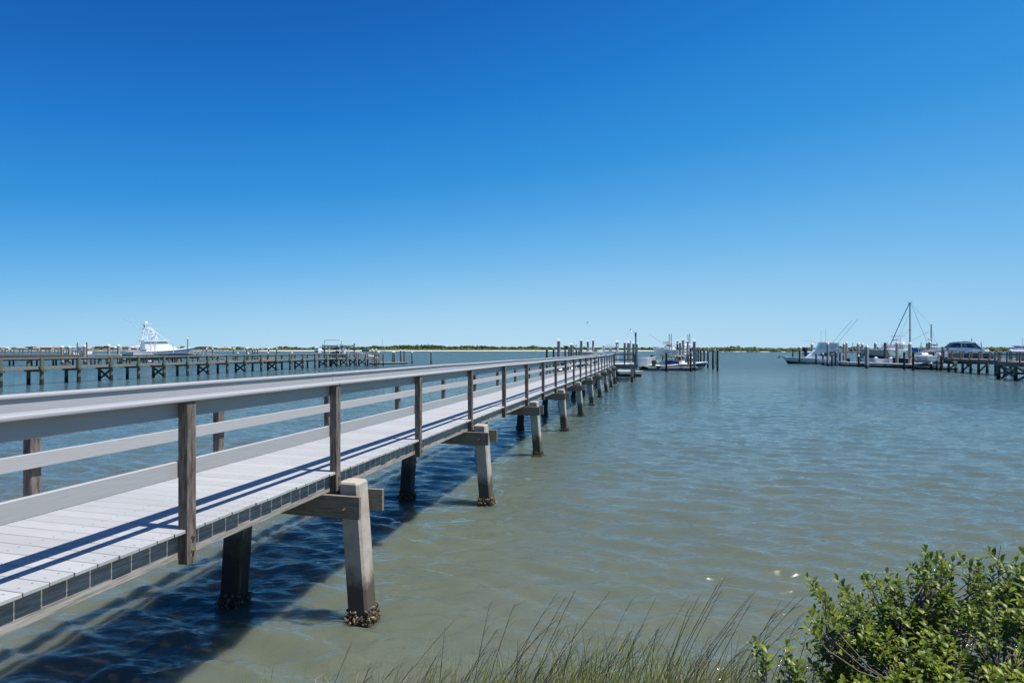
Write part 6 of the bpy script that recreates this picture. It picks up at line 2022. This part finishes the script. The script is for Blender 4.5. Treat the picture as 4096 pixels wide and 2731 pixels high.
WHT, BEI, GRY, BLU, SAL, RED, ORG, MAR, DGR, LBL, TEA, PIN = ((0.66, 0.66, 0.66), (0.52, 0.44, 0.33), (0.36, 0.37, 0.38), (0.22, 0.29, 0.36), (0.55, 0.36, 0.27), (0.36, 0.13, 0.10), (0.60, 0.26, 0.15), (0.22, 0.05, 0.06), (0.16, 0.17, 0.19),
                                                             (0.35, 0.50, 0.58), (0.25, 0.42, 0.45), (0.52, 0.40, 0.38))
HOUSES = [  # px from, to, roof top py, wall, roof colour, roof kind, storeys, label
    (-14, 14, 1386.5, GRY, PIN, 'hip', 2, 'grey house with a dusky pink hip roof at the left edge of the far shore'),
    (14, 40, 1388.8, WHT, WHT, 'hip', 2, 'white house with a white hip roof, second from the left edge'),
    (40, 71, 1388, GRY, DGR, 'hip', 2, 'grey house with a dark roof, third from the left edge'),
    (73, 105, 1388.5, WHT, GRY, 'gable', 2, 'wide house with a pale grey gable roof left of the flat-roofed one'),
    (106, 140, 1386, BLU, WHT, 'flat', 3, 'tall blue-grey house with a flat white roof'),
    (134, 165, 1390, WHT, ORG, 'hip', 2, 'low white house with a bright orange roof in front of the palms'),
    (168, 213, 1385.8, BEI, SAL, 'hip', 3, 'long beige house with a wide salmon roof, largest on the far left shore'),
    (204, 237, 1388.6, DGR, RED, 'hip', 2, 'house with a red-brown roof beside the long beige one'),
    (240, 262, 1389, GRY, DGR, 'gable', 2, 'small dark-roofed house behind the leftmost capped piling'),
    (281, 303, 1386, LBL, LBL, 'hip', 2, 'pale blue house with a pale blue roof by the second capped piling'),
    (311, 331, 1386, BLU, DGR, 'gable', 2, 'blue-grey house behind the left bare brown pole'),
    (351, 373, 1386, WHT, GRY, 'gable', 2, 'white house with a grey gable roof just right of the right brown pole'),
    (382, 393, 1395.5, BEI, ORG, 'hip', 1, 'tiny pavilion with an orange roof at the foot of the green mound'),
    (414, 432, 1393, SAL, ORG, 'hip', 1, 'low pavilion with a pale orange roof left of the salmon villa'),
    (438, 465, 1384.8, BEI, SAL, 'hip', 3, 'villa with a dark arcade and salmon hip roof right of the green mound'),
    (463, 483, 1386.5, WHT, WHT, 'gable', 2, 'white-roofed house between two capped pilings'),
    (485, 520, 1386, WHT, MAR, 'hip', 3, 'white balconied house with a maroon roof left of the big sport boat'),
    (520, 537, 1385, BEI, WHT, 'hip', 3, 'pale house with a white roof under a palm'),
    (534, 552, 1389, TEA, PIN, 'hip', 2, 'greenish house with a pinkish roof before the white villa'),
    (542, 571, 1382.5, WHT, WHT, 'hip', 3, 'tall white villa behind the sport boat tower'),
    (779, 797, 1387.5, DGR, DGR, 'flat', 3, 'dark flat-roofed wing left of the beige apartment block'),
    (798, 831, 1385.8, BEI, SAL, 'flat', 3, 'beige three-storey apartment block with rows of dark windows'),
    (832, 849, 1386.8, BLU, TEA, 'flat', 3, 'blue-grey building right of the beige apartment block'),
    (851, 873, 1386, GRY, LBL, 'hip', 3, 'pale grey house under a palm over the gangway'),
    (876, 889, 1388, WHT, PIN, 'gable', 2, 'small white house with a purplish roof'),
    (890, 907, 1388, GRY, GRY, 'gable', 2, 'grey house with a steep slanting roof'),
    (906, 915, 1387.8, WHT, ORG, 'gable', 2, 'narrow house with a small orange-red roof'),
    (917, 926, 1389, PIN, WHT, 'hip', 2, 'small pinkish house left of the cube-like white one'),
    (926, 940, 1387, WHT, WHT, 'flat', 3, 'cube-like bright white house behind a tall capped piling'),
    (942, 965, 1386.8, LBL, TEA, 'flat', 3, 'pale blue flat house behind the dark round tree'),
    (963, 979, 1388, WHT, DGR, 'hip', 2, 'white house with a dark roof right of the pale blue one'),
    (985, 995, 1389, PIN, WHT, 'hip', 2, 'little pale house behind two overlapping pilings'),
    (997, 1023, 1388.6, GRY, GRY, 'hip', 2, 'wide grey house behind three close pilings'),
    (1030, 1050, 1389.6, WHT, GRY, 'hip', 2, 'white house with a grey roof right of the three close pilings'),
    (1055, 1071, 1391, BEI, DGR, 'hip', 1, 'low house with a dark roof beside the piling over the kayak'),
    (1077, 1089, 1390, WHT, LBL, 'hip', 2, 'last small house at the right end of the settlement')]
for k, (pa, pb, pt, wc, rc, rk, st, lab) in enumerate(HOUSES):
    Y = 1368 + (k * 37 % 3) * 10 + (14 if rk == 'flat' else 0)
    x0, x1 = at(pa, 0, Y).x, at(pb, 0, Y).x
    top = at(0, pt, Y).z
    base = 2.2
    o = empty('house' if 'apartment' not in lab else 'apartment_block', ((x0 + x1) / 2, Y, base), 0, lab, 'house' if 'apartment' not in lab else 'apartment block', 'houses along the far left shore')
    w_, h_ = (x1 - x0), top - base
    d_ = min(w_, 11)
    rh = {'flat': 0.5, 'hip': h_ * 0.26, 'gable': h_ * 0.32}[rk]
    mb = MB(); mb.box(-w_ / 2, w_ / 2, -d_ / 2, d_ / 2, -2, h_ - rh); mb.build('wall', hm(wc), o)
    e = 0.7
    mb = MB()
    zr = h_ - rh + 0.02
    if rk == 'flat':
        mb.box(-w_ / 2 - 0.4, w_ / 2 + 0.4, -d_ / 2 - 0.4, d_ / 2 + 0.4, zr, h_)
    else:
        ins = w_ * 0.26 if rk == 'hip' else 0.0
        a, c_ = w_ / 2 + e, d_ / 2 + e
        vs = [(-a, -c_, zr), (a, -c_, zr), (a, c_, zr), (-a, c_, zr), (-a + ins, 0, h_), (a - ins, 0, h_)]
        mb.add(vs, [(0, 1, 5, 4), (1, 2, 5), (2, 3, 4, 5), (3, 0, 4), (3, 2, 1, 0)])
    mb.build('roof', hm(rc), o)
    n_ = max(2, int(w_ / 3.2))
    hw = (h_ - rh)
    for s in range(st):
        z0 = hw * (s + 0.28) / st
        z1 = hw * (s + 0.80) / st
        for i in range(n_):
            xc = -w_ / 2 + w_ * (i + 0.5) / n_
            mb = MB()
            mb.box(xc - w_ / n_ * 0.30, xc + w_ / n_ * 0.30, -d_ / 2 - 0.06, -d_ / 2 + 0.1, z0, z1)
            mb.build('window', M['glass'] if s or st < 3 else M['black'], o)
# ------------------------------------------------------------------ plants on the bank
def leaf_material(name, c, c2, under):
    m, nt, b = nodes_of(name)
    N, L = nt.nodes.new, nt.links.new
    ge = N('ShaderNodeNewGeometry')
    mx = N('ShaderNodeMix')
    mx.data_type = 'RGBA'
    mx.inputs['A'].default_value = (*c, 1)
    mx.inputs['B'].default_value = (*c2, 1)
    L(ge.outputs['Random Per Island'], mx.inputs['Factor'])
    m2 = N('ShaderNodeMix')
    m2.data_type = 'RGBA'
    m2.inputs['B'].default_value = (*under, 1)
    L(ge.outputs['Backfacing'], m2.inputs['Factor'])
    L(mx.outputs['Result'], m2.inputs['A'])
    L(m2.outputs['Result'], b.inputs['Base Color'])
    b.inputs['Roughness'].default_value = 0.42
    b.inputs['Specular IOR Level'].default_value = 0.35
    tr = N('ShaderNodeBsdfTranslucent')
    L(mx.outputs['Result'], tr.inputs['Color'])
    ms = N('ShaderNodeMixShader')
    ms.inputs['Fac'].default_value = 0.28
    L(b.outputs['BSDF'], ms.inputs[1])
    L(tr.outputs['BSDF'], ms.inputs[2])
    L(ms.outputs['Shader'], nt.nodes['Material Output'].inputs['Surface'])
    return m


M['leaf'] = leaf_material('glossy_shrub_leaf', (0.065, 0.115, 0.010), (0.225, 0.285, 0.022), (0.15, 0.19, 0.055))
M['twig'] = mat('grey_brown_twig', (0.10, 0.085, 0.07), 0.85, c2=(0.22, 0.19, 0.165), scale=14)
M['blade'] = leaf_material('green_cordgrass_blade', (0.19, 0.25, 0.025), (0.40, 0.37, 0.08), (0.22, 0.27, 0.06))
M['culm'] = mat('dark_dry_culm', (0.012, 0.009, 0.008), 0.8, c2=(0.035, 0.027, 0.02), scale=9, island=0.5)
M['straw'] = mat('pale_straw_blade', (0.46, 0.39, 0.27), 0.8, c2=(0.26, 0.21, 0.14), scale=9, island=0.4)

rg_ = random.Random(23)


def leaf(mb, p, d, up, ln, wd):
    """an oval leaf folded a little along its midrib"""
    d = d.normalized()
    s = d.cross(up)
    if s.length < 1e-3:
        s = Vector((1, 0, 0))
    s.normalize()
    u = s.cross(d).normalized()
    st = ((0.0, 0.06, 0.0), (0.25, 0.66, 0.05), (0.55, 1.0, 0.06), (0.82, 0.72, 0.02), (1.0, 0.05, -0.05))
    vs = []
    for t, w_, h_ in st:
        c = p + d * ln * t + u * ln * h_
        vs += [c - s * wd * w_ / 2 + u * wd * 0.14 * w_, c, c + s * wd * w_ / 2 + u * wd * 0.14 * w_]
    fs = []
    for i in range(4):
        for j in range(2):
            a = i * 3 + j
            fs.append((a, a + 1, a + 4, a + 3))
    mb.add(vs, fs, 0, True)


def sprig(lv, tw, p0, p1, nl, ln, r=0.0022):
    """a leafy twig from p0 to p1 with opposite leaves towards the tip"""
    mid = (p0 + p1) / 2 + Vector((rg_.uniform(-1, 1), rg_.uniform(-1, 1), rg_.uniform(-0.6, 0.9))) * (p1 - p0).length * 0.10
    pts = [p0, mid, p1]
    tw.tube(pts, r * 1.3, 4, r1=r * 0.6)
    ax = (p1 - mid).normalized()
    a0 = rg_.uniform(0, 6.28)
    sd = ax.cross(Vector((0, 0, 1)))
    if sd.length < 0.05:
        sd = Vector((1, 0, 0))
    sd.normalize()
    sv = sd.cross(ax).normalized()
    L_ = (p1 - p0).length
    span = min(0.16, L_ * 0.85)
    for k in range(nl):
        t = 1 - (k // 2) / max(1, nl // 2) * span / L_
        q = p1 + (p0 - p1) * (1 - t) if t > 0.5 else mid + (p0 - mid) * (0.5 - t) * 2
        a = a0 + (k // 2) * 1.57 + (k % 2) * 3.14 + rg_.uniform(-0.35, 0.35)
        out = sd * math.cos(a) + sv * math.sin(a)
        spread = 0.35 if k < 2 else rg_.uniform(0.7, 1.15)
        d = ax * (0.95 - spread * 0.55) + out * spread * 1.15 + Vector((0, 0, 0.15))
        s = rg_.uniform(0.72, 1.12) * (0.8 if k < 2 else 1.0)
        leaf(lv, q, d, ax * 0.8 + Vector((0, 0, 1)) + out * 0.2, ln * s, ln * s * rg_.uniform(0.44, 0.56))


def shrub():
    base = Vector((2.85, 3.15, bank_z(2.85, 3.15)))
    o = empty('shrub', base, 0, 'dense leafy green shrub with oval leaves filling the bottom right corner', 'shrub')
    lv, tw = MB(), MB()
    lobes = [((3.10, 3.32, 1.07), (1.20, 0.72, 0.62), 1500), ((2.29, 2.74, 0.98), (0.55, 0.42, 0.43), 370), ((2.95, 2.55, 1.02), (0.75, 0.42, 0.44), 420), ((2.14, 3.25, 1.10), (0.36, 0.4, 0.34), 70)]
    mains = []
    for c, r, n in lobes:
        c = Vector(c)
        for k in range(9):
            a = 6.28 * k / 9 + rg_.uniform(-0.3, 0.3)
            e = c + Vector((r[0] * 0.72 * math.cos(a), r[1] * 0.72 * math.sin(a), r[2] * rg_.uniform(-0.1, 0.6)))
            st = base + Vector((rg_.uniform(-0.25, 0.25), rg_.uniform(-0.15, 0.15), 0))
            m1 = st + (e - st) * 0.45 + Vector((rg_.uniform(-0.1, 0.1), rg_.uniform(-0.1, 0.1), -0.10))
            pts = [st, m1, e]
            tw.tube(pts, 0.014, 5, r1=0.005)
            for t in (0.45, 0.6, 0.75, 0.9, 1.0):
                q = m1 + (e - m1) * ((t - 0.45) / 0.55) if t > 0.45 else m1
                mains.append(q)
    for c, r, n in lobes:
        c = Vector(c)
        for k in range(n):
            z = rg_.uniform(-0.45, 1.0)
            a = rg_.uniform(0, 6.28)
            q = math.sqrt(max(0, 1 - z * z))
            f_ = rg_.uniform(0.80, 1.07) if k % 4 else rg_.uniform(0.5, 0.8)
            nrm = Vector((q * math.cos(a), q * math.sin(a), z))
            # bays and bumps in the outline
            f_ *= 1 + 0.30 * mnoise.noise((nrm.x * 2.3 + c.x, nrm.y * 2.3, nrm.z * 2.3))
            tip = c + Vector((r[0] * nrm.x * f_, r[1] * nrm.y * f_, r[2] * nrm.z * f_))
            if tip.z < bank_z(tip.x, tip.y) + 0.1 or tip.y < 1.9:
                continue
            mp_ = min(mains, key=lambda s: (s - tip).length_squared + (0.5 if s.z > tip.z else 0))
            dv = tip - mp_
            ln = dv.length
            axis = (dv.normalized() * 0.5 + nrm * 0.5 + Vector((0, 0, 0.55))).normalized()
            j = tip - axis * min(ln * 0.8, rg_.uniform(0.12, 0.2))
            tw.tube([mp_, (mp_ + j) / 2 + Vector((0, 0, 0.02)), j], 0.0038, 4, r1=0.0024)
            sprig(lv, tw, j, tip, rg_.choice((8, 10, 10, 12, 14)), rg_.uniform(0.043, 0.058))
    # a few long shoots reaching out of the outline
    for (px, py, Y) in ((3232, 2312, 3.25), (3252, 2350, 3.3), (3350, 2322, 3.3), (3490, 2305, 3.4), (3395, 2402, 3.2), (3642, 2262, 3.35), (3715, 2228, 3.4), (3838, 2222, 3.4), (3960, 2205, 3.4), (4085, 2205, 3.4), (3225, 2500, 2.95), (3240, 2455, 3.0), (3305, 2470, 3.0)):
        tip = at(px, py, Y)
        j = tip + Vector((0.10, 0.0, -0.12))
        mp_ = min(mains, key=lambda s: (s - tip).length_squared)
        tw.tube([mp_, (mp_ + j) / 2 + Vector((0, 0, -0.03)), j], 0.004, 4, r1=0.0026)
        sprig(lv, tw, j, tip, 12, 0.055)
    for k in range(26):                               # dead bare twigs
        q = rg_.choice(mains)
        tw.tube([q, q + Vector((rg_.uniform(-0.25, 0.25), rg_.uniform(-0.2, 0.2), rg_.uniform(0.05, 0.35)))], 0.003, 4, r1=0.0012)
    t_ = at(3990, 2250, 3.3)
    tw.tube([t_ + Vector((0.08, 0, -0.2)), t_, t_ + Vector((-0.06, 0, 0.07))], 0.003, 4, r1=0.0014)
    tw.tube([t_, t_ + Vector((0.02, 0, 0.10))], 0.002, 4)
    tw.tube([t_ + Vector((-0.03, 0, 0.035)), t_ + Vector((-0.1, 0, 0.03))], 0.002, 4)
    lv.build('foliage', M['leaf'], o, world=True)
    tw.build('branches', M['twig'], o, world=True)


shrub()
for tips, lab in ((((3018, 2560), (3052, 2610), (3068, 2600), (3058, 2650)), 'small leafy sapling rising from the grass, left of the other sapling'),
                  (((3147, 2580), (3163, 2640), (3188, 2650), (3178, 2690)), 'small leafy sapling close to the left flank of the shrub')):
    x = (tips[0][0] - CX) / F * 2.85
    o = empty('sapling', (x + 0.05, 2.85, bank_z(x + 0.05, 2.85)), 0, lab, 'sapling', 'saplings in the grass')
    lv, tw = MB(), MB()
    b0 = Vector(o.location)
    for px, py in tips:
        tip = at(px, py, 2.85 + rg_.uniform(-0.05, 0.05))
        j = tip * 0.75 + (b0 + Vector((0, 0, 0.25))) * 0.25
        tw.tube([b0, (b0 + j) / 2 + Vector((0.02, 0, 0)), j], 0.004, 4, r1=0.003)
        sprig(lv, tw, j, tip, 10, 0.055)
    for k in range(7):
        tip = b0 + Vector((rg_.uniform(-0.12, 0.2), rg_.uniform(-0.12, 0.12), rg_.uniform(0.35, 0.62)))
        j = tip * 0.7 + (b0 + Vector((0, 0, 0.2))) * 0.3
        tw.tube([b0, j], 0.003, 4)
        sprig(lv, tw, j, tip, 10, 0.05)
    lv.build('foliage', M['leaf'], o, world=True)
    tw.build('stems', M['twig'], o, world=True)


def ribbon(mb, pts, w0, m=0):
    fc = Vector((rg_.gauss(0, 0.9), 1, rg_.uniform(-0.3, 0.5)))
    """a flat blade tapering to its tip, facing the viewer's side of the bank"""
    n = len(pts)
    vs = []
    for i, p in enumerate(pts):
        d = (pts[min(i + 1, n - 1)] - pts[max(i - 1, 0)]).normalized()
        s = d.cross(fc).normalized()
        w_ = w0 * (1 - (i / (n - 1)) ** 1.6) + 0.0004
        vs += [p - s * w_ / 2, p + s * w_ / 2]
    mb.add(vs, [(2 * i, 2 * i + 1, 2 * i + 3, 2 * i + 2) for i in range(n - 1)], m, True)


def dens(x):                                          # the stand of grass thins out to the left
    return float(np.interp(x, [-2.6, -1.3, -0.9, -0.3, 1.0, 1.8, 2.6], [0.0, 0.22, 0.65, 1.0, 1.0, 0.85, 0.3]))


def grass():
    gb, st, cu = MB(), MB(), MB()
    n = 0
    while n < 2000:
        x, y = rg_.uniform(-2.2, 2.6), rg_.uniform(2.9, 4.35)
        if rg_.random() > dens(x):
            continue
        n += 1
        b0 = Vector((x, y, bank_z(x, y) - 0.02))
        h = rg_.triangular(0.4, 0.90, 0.62) * (0.8 if y < 3.5 else 1.0)
        lean = Vector((rg_.gauss(0.10, 0.17), rg_.gauss(0, 0.12), 0))
        droop = rg_.uniform(0.0, 0.55) ** 2
        pts = []
        for k in range(6):
            t = k / 5
            pts.append(b0 + Vector((0, 0, h * t)) + lean * h * t * t + Vector((lean.x * 0.9, lean.y, -0.5 * h)) * droop * t ** 3 * 2)
        ribbon(gb, pts, rg_.uniform(0.0045, 0.009))
    n = 0
    while n < 380:
        x, y = rg_.uniform(-1.6, 2.6), rg_.uniform(3.0, 4.35)
        if rg_.random() > dens(x):
            continue
        n += 1
        b0 = Vector((x, y, bank_z(x, y) + rg_.uniform(0.0, 0.35)))
        h = rg_.uniform(0.2, 0.55)
        lean = Vector((rg_.gauss(0.25, 0.45), rg_.gauss(0, 0.3), 0))
        pts = [b0 + Vector((0, 0, h * t)) + lean * h * t ** 1.5 + Vector((0.3 * h, 0, -0.35 * h)) * max(0, t - 0.55) * rg_.uniform(0, 2) for t in (0, 0.25, 0.5, 0.75, 1.0)]
        ribbon(st, pts, rg_.uniform(0.002, 0.0036))

    def culm(x, y, h, lx, ly=0.0, r=0.0026, fork=True):
        b0 = Vector((x, y, bank_z(x, y) - 0.02))
        pts = [b0 + Vector((lx * h * t ** 1.35, ly * h * t, h * t)) for t in (0, 0.3, 0.6, 0.85, 1.0)]
        cu.tube(pts, r, 4, r1=r * 0.35)
        if fork:
            for k in range(rg_.randint(3, 7)):
                t = rg_.uniform(0.68, 0.97)
                p = b0 + Vector((lx * h * t ** 1.35, ly * h * t, h * t))
                d = Vector((lx * 1.5 + rg_.uniform(-0.12, 0.5), rg_.uniform(-0.2, 0.2), 1.0)).normalized()
                l_ = rg_.uniform(0.05, 0.15)
                cu.tube([p, p + d * l_ * 0.6, p + d * l_ + Vector((0.02, 0, -0.01))], 0.0011, 3, r1=0.0005)
    n = 0
    while n < 105:
        x, y = rg_.uniform(-1.25, 2.35), rg_.uniform(3.3, 4.35)
        if rg_.random() > dens(x):
            continue
        n += 1
        culm(x, y, rg_.triangular(0.45, 1.02, 0.66), rg_.gauss(0.42, 0.16), rg_.gauss(0, 0.08), rg_.uniform(0.0020, 0.0034), rg_.random() < 0.6)
    # the tall ones one can follow against the water: px of foot at the frame's edge, px and py of the tip
    for fx, tx, ty in ((1760, 1780, 2505), (1900, 1955, 2420), (1960, 2060, 2400), (2020, 2230, 2352), (2090, 2265, 2365), (2140, 2300, 2350), (2180, 2440, 2345), (1990, 2240, 2440), (2250, 2310, 2480),
                       (2700, 2905, 2305), (2690, 2880, 2330), (2720, 2890, 2360), (2660, 2800, 2385), (2770, 3000, 2400), (2800, 3020, 2380), (2860, 3010, 2420), (2930, 3190, 2410), (2980, 3210, 2440), (3010, 3215, 2500), (2600, 2625, 2520), (2560, 2640, 2505)):
        Y = rg_.uniform(3.8, 4.25)
        tip = at(tx, ty, Y)
        foot = at(fx, 2731, Y)
        d = tip - foot
        zb = bank_z(foot.x, Y) - 0.02
        k = (foot.z - zb) / d.z
        b0 = foot - d * k * 0.8
        b0.z = zb
        h = tip.z - zb
        culm(b0.x, Y, h, (tip.x - b0.x) / h, 0.0, 0.0031)
    for mb, nm, mt in ((gb, 'green_grass', 'blade'), (st, 'dry_grass', 'straw'), (cu, 'reed_stems', 'culm')):
        mb.build(nm, M[mt])['kind'] = 'stuff'


grass()
